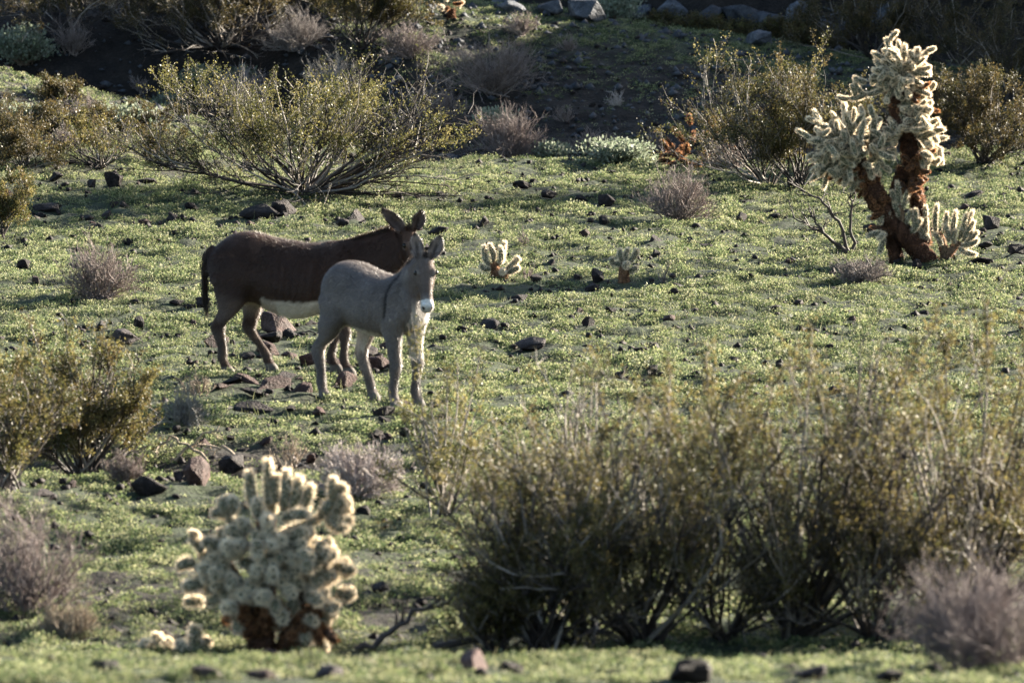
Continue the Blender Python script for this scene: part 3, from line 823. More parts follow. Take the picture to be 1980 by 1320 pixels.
for i, (px, D, w, h, lab) in enumerate(((1690, 98.5, 300, 150, 'dark brown creosote behind the topmost cholla crown'), (1850, 98.0, 280, 170, 'dark brown creosote up the slope right of the cholla crown'),
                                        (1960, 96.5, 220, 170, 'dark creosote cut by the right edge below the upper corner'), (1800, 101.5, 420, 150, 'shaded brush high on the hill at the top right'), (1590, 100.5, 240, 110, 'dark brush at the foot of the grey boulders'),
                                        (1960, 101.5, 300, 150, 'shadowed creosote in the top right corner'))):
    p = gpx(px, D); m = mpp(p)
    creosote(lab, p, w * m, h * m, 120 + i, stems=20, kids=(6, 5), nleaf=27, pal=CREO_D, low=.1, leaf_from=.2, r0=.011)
for i, (px, D, w, h, lab) in enumerate(((1345, 100.2, 130, 50, 'low golden bush at the left end of the row along the crest'), (1430, 100.0, 120, 48, 'low golden bush below the grey boulders on the crest'),
                                        (1510, 99.7, 120, 48, 'low golden bush at the middle right of the crest row'), (1585, 99.4, 110, 45, 'low golden bush at the right end of the crest row'), (1270, 100.6, 90, 40, 'small golden bush beside the leafy grey-green bush on the crest'))):
    p = gpx(px, D); m = mpp(p)
    creosote(lab, p, w * m, h * m, 130 + i, stems=20, kids=(5, 4), nleaf=27, pal=CREO_D + CREO[:1], low=.1, leaf_from=.1, r0=.007, group='low golden bushes along the crest')
p, m = S(0, 462)
creosote('olive creosote cut by the left edge beside the field', p, 120 * m, 130 * m, 140, stems=14, kids=(6, 5), nleaf=42, pal=CREO, low=.1, leaf_from=.1, r0=.010)
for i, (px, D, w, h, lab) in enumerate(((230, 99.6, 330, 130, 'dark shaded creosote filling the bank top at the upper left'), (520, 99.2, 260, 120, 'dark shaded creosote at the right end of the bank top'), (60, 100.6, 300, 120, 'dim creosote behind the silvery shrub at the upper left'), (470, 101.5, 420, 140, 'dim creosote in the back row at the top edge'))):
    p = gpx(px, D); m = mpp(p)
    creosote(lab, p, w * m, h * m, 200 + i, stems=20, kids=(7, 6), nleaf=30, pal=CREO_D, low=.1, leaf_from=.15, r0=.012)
# near shrubs
p, m = S(165, 925)
creosote('dense olive creosote at the left in front of the donkeys', p, 330 * m, 260 * m, 150, stems=30, kids=(7, 6), nleaf=38, leaf=.022, pal=CREO, low=.1, leaf_from=.3, r0=.015, pale=.35, shoots=((-.15, 0, 1.35, 8), (-.45, 0, 1.3, 8), (.1, 0, 1.1, 8)))
p, m = S(10, 945)
creosote('olive creosote cut off by the left edge, in front of the donkeys', p, 230 * m, 300 * m, 151, stems=20, kids=(6, 5), nleaf=38, leaf=.022, pal=CREO, low=.1, leaf_from=.25, r0=.014, pale=.3)
p, m = S(860, 1000)
creosote('thin pale-stemmed creosote whose top sprigs overlap the grey donkey', p, 260 * m, 270 * m, 152, stems=16, kids=(5, 4), nleaf=27, leaf=.022, pal=CREO_Y, low=.1, leaf_from=.4, r0=.013, pale=1.1, lean=.03,
         shoots=((-.24, 0, 1.50, 22), (.28, 0, 1.28, 14), (.10, .05, 1.22, 12), (-.33, 0, .80, 8), (.02, 0, 1.12, 12)))
GOLD = [(.105, .092, .028), (.145, .118, .042), (.072, .068, .022), (.18, .145, .058), (.048, .047, .017), (.09, .068, .027)]
NB = (('huge creosote in the right foreground, its leftmost and lowest clump', 1050, 1262, 400, 400, -.03, ((-.2, 0, 1.40, 16), (.45, 0, 1.6, 18), (-.7, 0, 1.05, 16), (.75, .1, 1.4, 16))),
      ('huge foreground creosote clump in the middle of the dark thicket', 1240, 1246, 700, 545, 0, ((.2, 0, 1.95, 20), (-.8, 0, 1.6, 20), (.75, 0, 1.85, 16), (-1.2, .1, 1.35, 18), (1.15, 0, 1.6, 18), (-.3, 0, 1.8, 16))),
      ('huge foreground creosote clump with black fanning stems, right of the middle', 1540, 1238, 740, 600, .06, ((.1, 0, 2.25, 18), (.6, 0, 2.15, 20), (-.65, 0, 2.05, 16), (1.0, 0, 2.3, 20), (-1.15, .1, 1.7, 18), (1.4, .1, 1.9, 16))),
      ('huge foreground creosote clump against the right edge', 1850, 1225, 640, 600, .05, ((.2, 0, 2.35, 20), (-.5, 0, 2.0, 16), (.5, 0, 2.3, 16), (-1.0, .1, 1.7, 16), (-.1, 0, 2.05, 16))))
for i, (lab, px, py, w, h, ln, sh) in enumerate(NB):
    p, m = S(px, py)
    creosote(lab, p, w * m, h * m, 160 + i, side=.7 if i == 0 else 1.0, stems=30, kids=(6, 5), nleaf=25, leaf=.023, pal=GOLD, low=.22, leaf_from=.28, r0=.017, pale=.35, lean=ln, shoots=sh, group='foreground creosote clumps')
p, m = S(1120, 1120)
creosote('creosote behind the foreground thicket, between its two left clumps', p, 420 * m, 420 * m, 170, stems=20, kids=(6, 5), nleaf=22, leaf=.022, pal=GOLD, low=.1, leaf_from=.25, r0=.014, pale=.5, shoots=((-.45, 0, 1.4, 14), (.1, 0, 1.6, 14)), group='foreground creosote clumps')

for i, (px, py, w, h, lab) in enumerate(((960, 1263, 230, 150, 'low leafy clump at the left foot of the foreground thicket'), (1120, 1246, 380, 250, 'low dark clump under the left half of the foreground thicket'),
                                          (1400, 1238, 420, 290, 'low dark clump under the middle of the foreground thicket'), (1690, 1236, 440, 330, 'low dark clump under the right half of the foreground thicket'), (1930, 1180, 300, 330, 'low leafy clump at the right edge of the foreground thicket'))):
    p, m = S(px, py)
    creosote(lab, p, w * m, h * m, 180 + i, stems=32, kids=(7, 6), nleaf=14, leaf=.022, pal=GOLD, low=.02, leaf_from=.3, r0=.012, pale=.5, group='foreground creosote clumps')
for i, (px, py, w, h, lab) in enumerate(((20, 285, 180, 80, 'dark brown creosote at the left edge below the silvery shrub'), (95, 262, 130, 60, 'small dark creosote on the left slope beside the dusty green shrub'), (290, 262, 150, 60, 'dim creosote at the foot of the left slope by the wash'), (50, 330, 190, 90, 'low brown creosote at the far left behind the rocks'), (190, 275, 170, 60, 'thin brown creosote on the left slope among the leafy mats'), (120, 200, 130, 46, 'sparse brown bush on the left slope among black rocks'))):
    p, m = S(px, py)
    creosote(lab, p, w * m, h * m, 190 + i, stems=16, kids=(6, 5), nleaf=24, pal=CREO_D, low=.1, leaf_from=.2, r0=.009)

# dry leafless bushes
DRY = (('rounded dry grey-pink bush standing alone in the back of the field', 1315, 428, 180, 110, 240, {}),
       ('dry grey bush left of the dark donkey', 190, 582, 190, 125, 241, {}),
       ('large dry bush on the slope above the back of the field', 950, 182, 250, 110, 242, {}),
       ('dry bush with upright stalks at the back, right of the wide creosote', 985, 308, 190, 110, 243, dict(upright=.6)),
       ('small dry grey bush at the foot of the left creosote', 355, 825, 105, 85, 244, dict(pal=((.20, .19, .17), (.28, .27, .25)))),
       ('pale feathery dry bush in the shade behind the foreground cholla', 690, 955, 240, 95, 245, dict(pal=((.36, .30, .29), (.42, .37, .35), (.25, .2, .18)), leafy=1500)),
       ('dry purple-grey bush cut off at the left bottom', 55, 1190, 330, 240, 246, dict(pal=((.17, .13, .12), (.24, .20, .19)))),
       ('pinkish dry bush behind the wide creosote', 460, 205, 190, 70, 248, dict(pal=((.36, .27, .26), (.40, .33, .31)), upright=.7)),
       ('grey dry bush between the wide creosote and the shaded bank', 640, 195, 140, 100, 249, dict(pal=((.20, .18, .16), (.26, .24, .22)))),
       ('tiny pale dry bush on the left slope', 273, 182, 46, 48, 250, dict(upright=.8)),
       ('low dry brown weeds in front of the dark slope, left of the leafy shrubs', 1145, 292, 110, 42, 251, dict(upright=.8)),
       ('low dry brown weeds in front of the dark slope, right of the leafy shrubs', 1265, 296, 80, 45, 252, dict(upright=.8)),
       ('dry brown bush at the left behind the small dark creosote', 125, 290, 80, 60, 253, dict(upright=.5)),
       ('tiny pale dry bush alone on the dark slope', 1192, 206, 46, 42, 254, dict(pal=((.36, .31, .28), (.42, .37, .34)))),
       ('low grey dead twigs at the foot of the dead branches by the tall cholla', 1665, 546, 160, 48, 255, dict(pal=((.16, .13, .12), (.22, .19, .17)))),
       ('dry brown bush right of the leafy shrub at the upper left', 140, 105, 90, 80, 256, dict(upright=.5)),
       ('dry tangle behind the low orange cholla', 1400, 330, 120, 90, 257, {}),
       ('pinkish dry weeds at the top of the slope', 1100, 100, 60, 40, 258, dict(upright=.7)),
       ('small dry pink weed stalks left of the first small cholla', 1012, 478, 30, 46, 259, dict(upright=.9, stems=10)),
       ('dry pink weed stalks right of the second small cholla', 1283, 548, 34, 44, 260, dict(upright=.9, stems=9)),
       ('bare twiggy weed beside the arms of the first small cholla', 1020, 545, 40, 42, 261, dict(upright=.6, stems=9)),
       ('dry grass stalks at the left foot of the foreground cholla', 130, 1235, 170, 70, 262, dict(upright=1.0, pal=((.25, .19, .14), (.32, .27, .2)))),
       ('dry purple-grey bush high on the slope left of the crest', 790, 110, 150, 70, 264, {}),
       ('grey twiggy bush between the upper creosotes', 575, 95, 170, 80, 265, dict(pal=((.18, .16, .15), (.24, .21, .2)))),
       ('dry grey-brown bush at the foot of the dark slope behind the wide creosote', 850, 245, 150, 90, 266, {}),
       ('small dry bush on the grassy part of the crest', 1010, 66, 90, 44, 268, {}),
       ('dry weeds in the middle of the dark slope', 1090, 235, 60, 34, 269, dict(upright=.8)),
       ('dry bush among the leafy mats on the left slope', 160, 240, 110, 60, 270, {}),
       ('tangle of thin dry stems below the dark donkey hind hooves', 385, 770, 90, 60, 271, dict(upright=.5, pal=((.26, .2, .15), (.32, .26, .2)), stems=14)),
       ('dry tan stalks by the shaded dip behind the foreground cholla', 560, 905, 110, 70, 272, dict(upright=.8, pal=((.26, .2, .15), (.32, .26, .2)), stems=16)),
       ('dry brown stalks behind the left foreground creosote', 240, 935, 110, 70, 263, dict(upright=.8)))
for lab, px, py, w, h, sd, kw in DRY:
    p, m = S(px, py)
    kw = dict(kw); st = kw.pop('stems', max(16, int(min(90, w * .5))))
    dry_bush(lab, p, w * m, h * m, sd, stems=st, kids=(5, 4) if w < 90 else (7, 5), r=.0045 if w > 60 else .004, **kw)
p = gpx(1910, 45.4); m = mpp(p)
dry_bush('blurred dry purple-grey bush filling the bottom right corner', p, 470 * m, 215 * m, 247, stems=120, kids=(8, 6), pal=((.15, .115, .11), (.21, .17, .165)), r=.004)

# leafy grey-green shrubs
BR = (('silvery green leafy shrub at the upper left edge', 45, 126, 140, 85, 300, 5000), ('bright leafy shrub at the edge of the shaded bank', 392, 168, 90, 42, 301, 1800), ('grey-green leafy shrub behind the pink dry bush', 470, 170, 70, 40, 302, 1300),
      ('broad grey-green leafy shrub in the middle of the back edge of the field', 1190, 316, 160, 46, 303, 3600), ('small grey-green shrub left of the broad one at the back of the field', 1066, 312, 68, 34, 304, 1500),
      ('grey-green leafy mat on the left slope', 238, 250, 150, 46, 305, 2600), ('grey-green leafy shrub behind the dry stalks at the back', 955, 250, 80, 42, 306, 1400), ('dusty green shrub at the far left behind the rocks', 40, 252, 110, 50, 308, 2200),
      ('leafy green shrub above the small dark creosote on the left', 330, 215, 80, 34, 309, 1300))
for lab, px, py, w, h, sd, n in BR:
    p, m = S(px, py)
    brittlebush(lab, p, w * m, h * m, sd, n)
p = gpx(1192, 100.5); m = mpp(p)
brittlebush('leafy grey-green shrub on the crest in front of the boulders', p, 100 * m, 66 * m, 307, 2600)

# bare dead wood
p, m = S(1640, 494)
snag('black leafless dead branches left of the tall cholla', 'dead_branch', p, [[(0, 0, 0), (-.12, 0, .12), (-.35, 0, .28), (-.58, 0, .40)], [(.02, 0, 0), (-.05, 0, .25), (-.2, 0, .45), (-.3, 0, .62), (-.52, 0, .68)],
     [(.04, 0, 0), (.03, 0, .25), (.04, 0, .55), (.02, 0, .68)], [(0, 0, .02), (-.2, -.05, .18), (-.3, -.1, .3), (-.42, -.1, .5)]], 400, r=.024, kids=6)
p, m = S(470, 895)
snag('thin arching tan branch left above the foreground cholla', 'fallen_branch', p, [[(0, 0, 0), (-.15, 0, .12), (-.30, 0, .16), (-.42, 0, .13)], [(-.25, 0, -.02), (-.45, 0, .16), (-.62, 0, .22), (-.72, 0, .12)], [(-.66, 0, -.05), (-.5, 0, .1), (-.3, 0, .25), (-.2, 0, .32)]], 401, r=.017, col=(.32, .25, .18), kids=3)
p, m = S(700, 1258)
snag('dark fallen branch lying beside the foreground thicket', 'fallen_branch', p, [[(-.04, 0, .01), (.18, 0, .12), (.38, .1, .26), (.62, .1, .34)], [(.5, 0, .03), (.9, 0, .10), (1.4, 0, .16), (1.8, 0, .14)]], 402, r=.03, kids=5)
p, m = S(160, 820)
snag('pale broken stick leaning in the left creosote', 'dead_branch', p, [[(-.1, 0, -.2), (-.04, 0, 0), (.02, 0, .14)]], 403, r=.016, col=(.36, .28, .2), kids=0)
for i, (px, py, dx, dz, lab) in enumerate(((1395, 532, .14, .02, 'short pale stick lying in the field right of the second small cholla'), (1930, 400, .12, .04, 'curved pale twig on the grass right of the tall cholla'), (640, 648, .3, .02, 'thin fallen twig under the dark donkey'), (780, 388, .45, .05, 'thin black fallen branch on the grass behind the dark donkey'))):
    p, m = S(px, py)
    snag(lab, 'fallen_branch', p, [[(-dx, .05, .02), (0, 0, .03 + dz), (dx, -.04, .03)]], 410 + i, r=.010, col=(.32, .26, .2) if i < 2 else (.08, .06, .05), kids=2 if i != 3 else 7)
# ------------------------------------------------------------------ donkeys
def loft(bm, rings):
    """rings: list of (n,3) arrays, closed and capped."""
    n = len(rings[0]); vs = [[bm.verts.new(tuple(p)) for p in r] for r in rings]
    for a, b in zip(vs[:-1], vs[1:]):
        for i in range(n):
            bm.faces.new((a[i], a[(i + 1) % n], b[(i + 1) % n], b[i]))
    bm.faces.new(vs[0][::-1]); bm.faces.new(vs[-1])

def ell(c, u, v, ru, rv, n=20, p=2.0):
    a = np.arange(n) * 2 * math.pi / n
    cu = np.sign(np.cos(a)) * np.abs(np.cos(a)) ** (2 / p); sv = np.sign(np.sin(a)) * np.abs(np.sin(a)) ** (2 / p)
    return np.array(c) + ru * cu[:, None] * np.array(u) + rv * sv[:, None] * np.array(v)

def resample(st, n):
    st = np.array(st, float); t = np.arange(len(st)); tt = np.linspace(0, len(st) - 1, n)
    out = []
    for i in range(st.shape[1]):          # Catmull-Rom through the stations
        y = st[:, i]; k = np.minimum(tt.astype(int), len(y) - 2); f = tt - k
        y0 = y[np.maximum(k - 1, 0)]; y1 = y[k]; y2 = y[k + 1]; y3 = y[np.minimum(k + 2, len(y) - 1)]
        out.append(.5 * (2 * y1 + (y2 - y0) * f + (2 * y0 - 5 * y1 + 4 * y2 - y3) * f ** 2 + (3 * y1 - y0 - 3 * y2 + y3) * f ** 3))
    return np.stack(out, -1)

def sd_interp(x, xs, ys): return np.interp(x, xs, ys)

def donkey(label, base, rz, P, seed):
    import bmesh
    rng = np.random.RandomState(seed)
    TZ = np.array(P['torso'])
    root = empty('donkey', tuple(base), rz); tag(root, label, 'donkey')
    bm = bmesh.new()
    X, Y, Zv = np.eye(3)
    # torso
    rings = []
    for x, zt, zb, hw in resample(P['torso'], 40):
        r = ell((x, 0, (zt + zb) / 2), Y, Zv, hw, (zt - zb) / 2, 28, 2.15)
        rings.append(r)
    loft(bm, rings)
    # neck
    nk = resample(P['neck'], 16); rings = []
    T = unit(np.gradient(nk[:, :3], axis=0))
    for (x, y, z, hd, hw), t in zip(nk, T):
        lat = unit(np.cross(np.array([0, 0, 1.]), t)); up = np.cross(t, lat)
        rings.append(ell((x, y, z), lat, up, hw, hd, 24, 2.0))
    loft(bm, rings)
    # head
    H = P['head']; poll = np.array(H['poll'], float)
    hx, hy = H['heading']; hd = unit(np.array([hx, hy, 0.])); pt = R(H['pitch'])
    d = hd * math.cos(pt) - Zv * math.sin(pt); nrm = hd * math.sin(pt) + Zv * math.cos(pt); lat = np.cross(nrm, d)
    if H.get('roll'):
        ro = R(H['roll']); lat, nrm = lat * math.cos(ro) + nrm * math.sin(ro), nrm * math.cos(ro) - lat * math.sin(ro)
    hp = lambda t, l, n: poll + d * t + lat * l + nrm * n
    S = H.get('scale', 1.0)
    rings = []
    for t, off, dp, wd in resample([(-.06, -.02, .055, .05), (-.02, -.02, .085, .075), (.05, -.025, .115, .088), (.12, -.035, .128, .097), (.19, -.04, .118, .088), (.27, -.028, .092, .066),
                                    (.345, -.018, .073, .055), (.405, -.016, .068, .058), (.45, -.02, .066, .062), (.485, -.026, .055, .056), (.505, -.03, .034, .038)], 30):
        rings.append(ell(hp(t * S, 0, off * S), lat, nrm, wd * S, dp * S, 24, 2.3))
    loft(bm, rings)
    for s in (-1, 1):
        # brow and cheek
        for t, l, n, a, b in ((.135, .072, .045, .045, .026), (.17, .055, -.08, .085, .034), (.452, .034, .028, .03, .022)):
            c = hp(t * S, s * l * S, n * S)
            rings = [ell(c + d * a * S * math.cos(q), lat, nrm, b * S * math.sin(q) + .002, b * 1.25 * S * math.sin(q) + .002, 12) for q in np.linspace(.05, math.pi - .05, 8)]
            loft(bm, rings)
    # ears: cupped, leaf shaped
    earinfo = []
    for (s, eu, eo, ef, ln, face) in P['ears']:
        b0 = hp(.0, s * .060, .055)
        ax = unit(np.array([eu, eo, ef]))
        fc = np.array(face, float); fc = unit(fc - ax * np.dot(fc, ax)); sd = np.cross(ax, fc)
        rings = []
        for t, w, in zip(np.linspace(0, 1, 12), (.034, .042, .051, .058, .062, .063, .061, .056, .048, .037, .025, .011)):
            c = b0 + ax * (t * ln) - fc * .03 * math.sin(t * math.pi) * 0
            th = np.linspace(-2.0, 2.0, 11) * (.95 - .25 * t)
            ro = w; ri = w - .015 * (1 - .45 * t)
            o_ = [c + sd * ro * math.sin(q) - fc * (ro * math.cos(q) * .8) for q in th]
            i_ = [c + sd * ri * math.sin(q) * .97 - fc * (ri * math.cos(q) * .8 - .003) for q in th[::-1]]
            rings.append(np.array(o_ + i_))
        loft(bm, rings)
        earinfo.append((b0, ax, fc, sd, ln))
    # legs
    for st in P['legs']:
        st = [(x, y, z, a * (1.13 if z < .5 else 1.04), b * (1.18 if z < .5 else 1.04)) for x, y, z, a, b in st]
        rings = [ell((x, y, z), X, Y, a, b, 16, 2.1) for x, y, z, a, b in resample(st, 44)]
        loft(bm, rings)
    # tail
    tl = resample(P['tail'], 14); T = unit(np.gradient(tl[:, :3], axis=0))
    rings = []
    for (x, y, z, r), t in zip(tl, T):
        u = unit(np.cross(t, Y)); rings.append(ell((x, y, z), Y, u, r, r, 12))
    loft(bm, rings)
    bmesh.ops.recalc_face_normals(bm, faces=bm.faces)
    me = bpy.data.meshes.new('tmp'); bm.to_mesh(me); bm.free()
    tmp = add('tmp', me)
    m = tmp.modifiers.new('r', 'REMESH'); m.mode = 'VOXEL'; m.voxel_size = .0095
    m = tmp.modifiers.new('s', 'SMOOTH'); m.factor = .5; m.iterations = 9
    dg = bpy.context.evaluated_depsgraph_get()
    body = bpy.data.meshes.new_from_object(tmp.evaluated_get(dg))
    body.name = 'body'
    bpy.data.objects.remove(tmp)
    nv = len(body.vertices)
    co = np.empty(nv * 3, np.float32); body.vertices.foreach_get('co', co); co = co.reshape(-1, 3).astype(float)
    no = np.empty(nv * 3, np.float32); body.vertices.foreach_get('normal', no); no = no.reshape(-1, 3).astype(float)
    # bone and muscle under the hide
    x, y, z = co.T; ay = np.abs(y); sh = P['shoulder']; hip = P['hip']
    g = lambda cx, cy, cz, r, q=1.0: np.exp(-(((x - cx) / r) ** 2 + ((ay - cy) / (r * 1.6)) ** 2 + ((z - cz) / (r * q)) ** 2))
    side = sstep(.2, .6, np.abs(no[:, 1]))
    dsp = .020 * g(hip[0], .19, hip[1], .055) - .022 * g(hip[0] + .17, .24, hip[1] - .17, .10, 1.2) - .016 * g(hip[0] + .13, .16, hip[1] - .36, .06, 1.5)
    dsp += side * (-.016 * np.exp(-((x - (sh - .10 + .22 * (z - .9))) / .035) ** 2) * sstep(.62, .75, z) * sstep(1.12, 1.0, z))
    dsp += .016 * g(sh + .10, .18, .78, .075) + .012 * g(sh + .02, .17, 1.0, .09, 1.6) - .012 * g(sh + .14, .14, 1.0, .05, 2.2)
    dsp += side * .0035 * np.sin((x - .12 * z) * 2 * math.pi / .062) * np.exp(-((x - .12) / .20) ** 2) * sstep(.62, .75, z) * sstep(1.1, 1.0, z)
    dsp += -.010 * g(hip[0] - .10, .2, hip[1] - .22, .04, 3.0) + .004 * (fbm(x * 7 + y * 5, z * 7, 2) - .5) * 2
    co = co + no * dsp[:, None]
    body.vertices.foreach_set('co', co.astype(np.float32).ravel()); body.update()
    C = P['paint'](co, no, dict(poll=poll, d=d, lat=lat, n=nrm, S=S, ears=earinfo, torso=TZ, belly_to=P['belly_to']))
    c4 = np.ones((nv, 4), np.float32); c4[:, :3] = C
    a = body.color_attributes.new('Col', 'FLOAT_COLOR', 'POINT'); a.data.foreach_set('color', c4.ravel())
    body.materials.clear(); body.materials.append(M_BODY)
    body.polygons.foreach_set('use_smooth', np.ones(len(body.polygons), bool))
    add('body', body, root)
    # coat: short hairs lying back over the hide
    body.calc_loop_triangles()
    nt = len(body.loop_triangles)
    tv = np.empty(nt * 3, np.int32); body.loop_triangles.foreach_get('vertices', tv); tv = tv.reshape(-1, 3)
    ar = np.linalg.norm(np.cross(co[tv[:, 1]] - co[tv[:, 0]], co[tv[:, 2]] - co[tv[:, 0]]), axis=1)
    pr = ar / ar.sum(); n = P['hairs']
    f = rng.choice(nt, n, p=pr); w = rng.dirichlet((1, 1, 1), n)
    o = (co[tv[f]] * w[..., None]).sum(1); nn = unit((no[tv[f]] * w[..., None]).sum(1)); cc = (C[tv[f]] * w[..., None]).sum(1)
    keep = o[:, 2] > .07
    hu = (o - poll) @ d                                  # shorter hair on the face
    onhead = (hu > .02) & (np.linalg.norm(o - hp(.25, 0, 0), axis=1) < .30)
    comb = np.where(o[:, 2:3] < .6, np.array([-.15, 0, -1.]), np.array([-.75, 0, -.55]))
    comb = np.where(onhead[:, None], -nrm * .0 + d * .9, comb)
    comb = unit(comb - nn * (comb * nn).sum(1)[:, None])
    dd = unit(nn * rng.uniform(.35, .9, (n, 1)) + comb + .22 * rng.normal(size=(n, 3)))
    sd = unit(np.cross(dd, nn))
    ln = rng.uniform(.012, .032, (n, 1)) * np.where(onhead, .55, 1.)[:, None] * P.get('fluff', 1.0)
    o, dd, sd, ln, cc = o[keep], dd[keep], sd[keep], ln[keep], cc[keep]
    n = len(o)
    Vs = np.stack([o - sd * .0017 - dd * .002, o + sd * .0017 - dd * .002, o + dd * ln], 1).reshape(-1, 3)
    cc = cc * rng.uniform(.75, 1.15, (n, 1)); tip = np.minimum(cc * P['tip'][0] + np.array(P['tip'][1]), .8)  # tips paler than roots: a bright rim of light put into the hair
    cc = np.stack([cc, cc, tip], 1).reshape(-1, 3)
    add('coat', mesh_np('coat', Vs, tris=np.arange(n * 3).reshape(-1, 3), col=cc, mats=[M_FUR]), root)
    # mane
    n = 5200
    t = (.12 + .86 * rng.rand(n) ** .8) * (len(nk) - 1.001); k = t.astype(int); q = (t - k)[:, None]
    Tn = unit(np.gradient(nk[:, :3], axis=0)); la = unit(np.cross(np.array([0, 0, 1.]), Tn)); upn = np.cross(Tn, la)
    pos = (nk[k, :3] + upn[k] * (nk[k, 3:4] - .012)) * (1 - q) + (nk[k + 1, :3] + upn[k + 1] * (nk[k + 1, 3:4] - .012)) * q
    pos = pos + la[k] * rng.normal(size=(n, 1)) * .016
    # tuft between the ears
    pos[:350] = np.array(hp(-.02, 0, .06)) + rng.normal(size=(350, 3)) * .014
    dd = unit(upn[k] + .36 * rng.normal(size=(n, 3)) - .15 * Tn[k]); sd = unit(np.cross(dd, rng.normal(size=(n, 3))))
    ln = rng.uniform(.02, .065, (n, 1)) * P.get('mane_len', 1) * np.clip(t / len(nk) * 2.2, .25, 1)[:, None]
    Vs = np.stack([pos - sd * .002, pos + sd * .002, pos + dd * ln], 1).reshape(-1, 3)
    add('mane', mesh_np('mane', Vs, tris=np.arange(n * 3).reshape(-1, 3), col=np.repeat(pick(rng, P['mane'], n, .3), 3, 0), mats=[M_FUR]), root)
    # tail hair
    n = P['tail_hair']
    t = rng.uniform(.25, 1, n) * 12.99; k = t.astype(int)
    pos = tl[k, :3] + rng.normal(size=(n, 3)) * tl[k, 3:4] * .6
    dd = unit(T[k] + .10 * rng.normal(size=(n, 3)) + np.array([0, 0, -.3])); sd = unit(np.cross(dd, rng.normal(size=(n, 3))))
    ln = rng.uniform(.06, P['tail_len'], (n, 1)) * (.5 + .5 * (t / 13)[:, None])
    Vs = np.stack([pos - sd * .0022, pos + sd * .0022, pos + dd * ln], 1).reshape(-1, 3)
    add('tail_hair', mesh_np('tail_hair', Vs, tris=np.arange(n * 3).reshape(-1, 3), col=np.repeat(pick(rng, P['tail_pal'], n, .3), 3, 0), mats=[M_FUR]), root)
    # eyes and nostrils
    for s in (-1, 1):
        V, q = [], []
        c = hp(.140 * S, s * .093 * S, .042 * S)
        m_, k_ = 9, 14
        th = np.linspace(0.02, math.pi - .02, m_); ph = np.arange(k_) * 2 * math.pi / k_
        V = c + .025 * S * np.stack([np.outer(np.sin(th), np.cos(ph)), np.outer(np.sin(th), np.sin(ph)), np.repeat(np.cos(th)[:, None], k_, 1)], -1).reshape(-1, 3)
        b = (np.arange(m_ - 1) * k_)[:, None] + np.arange(k_); n2 = (np.arange(m_ - 1) * k_)[:, None] + (np.arange(k_) + 1) % k_
        add('eye', mesh_np('eye', V, quads=np.stack([b, n2, n2 + k_, b + k_], -1).reshape(-1, 4), col=(.01, .008, .007), mats=[M_EYE], smooth=True), root)
    return root

M_EYE = attr_mat('eye', .25, 0, var=.05, spec=.25)

def hind(hx, kx, y, s=1.0, hipx=-.37, z=1.0):
    y0 = y * .8
    return [(hipx + .02, y0 * .75, 1.02 * z, .17, .09), (hipx, y0, .88 * z, .205, .115), (hipx + .01, y0, .77 * z, .185, .11), (hipx * .55 + kx * .45 + .05, y, .66 * z, .135, .082), (kx * .7 + hipx * .3 + .05, y, .56 * z, .088, .06),
            (kx + .02, y, .47 * z, .062, .045), (kx, y, .41 * z, .060, .042), (kx + .015, y, .35 * z, .048, .037), ((kx + hx) / 2 + .005, y, .24 * z, .037, .031), (hx - .03, y, .145 * z, .040, .036),
            (hx - .012, y, .09, .035, .034), (hx + .01, y, .055, .046, .042), (hx + .022, y, .02, .056, .048), (hx + .026, y, -.02, .058, .05)]
def fore(hx, kx, y, ex=.47, z=1.0):
    return [(ex, y * .75, .98 * z, .13, .07), (ex + .01, y * .95, .82 * z, .14, .085), (ex, y, .70 * z, .105, .075), (ex * .7 + kx * .3, y, .59 * z, .075, .058), (ex * .3 + kx * .7, y, .47 * z, .055, .045),
            (kx + .008, y, .385 * z, .052, .044), (kx + .004, y, .34 * z, .046, .041), (kx * .6 + hx * .4 - .01, y, .26 * z, .034, .031), (hx - .03, y, .16 * z, .035, .032), (hx - .028, y, .125, .040, .036),
            (hx - .01, y, .085, .035, .034), (hx + .01, y, .055, .046, .042), (hx + .022, y, .02, .056, .048), (hx + .026, y, -.02, .058, .05)]

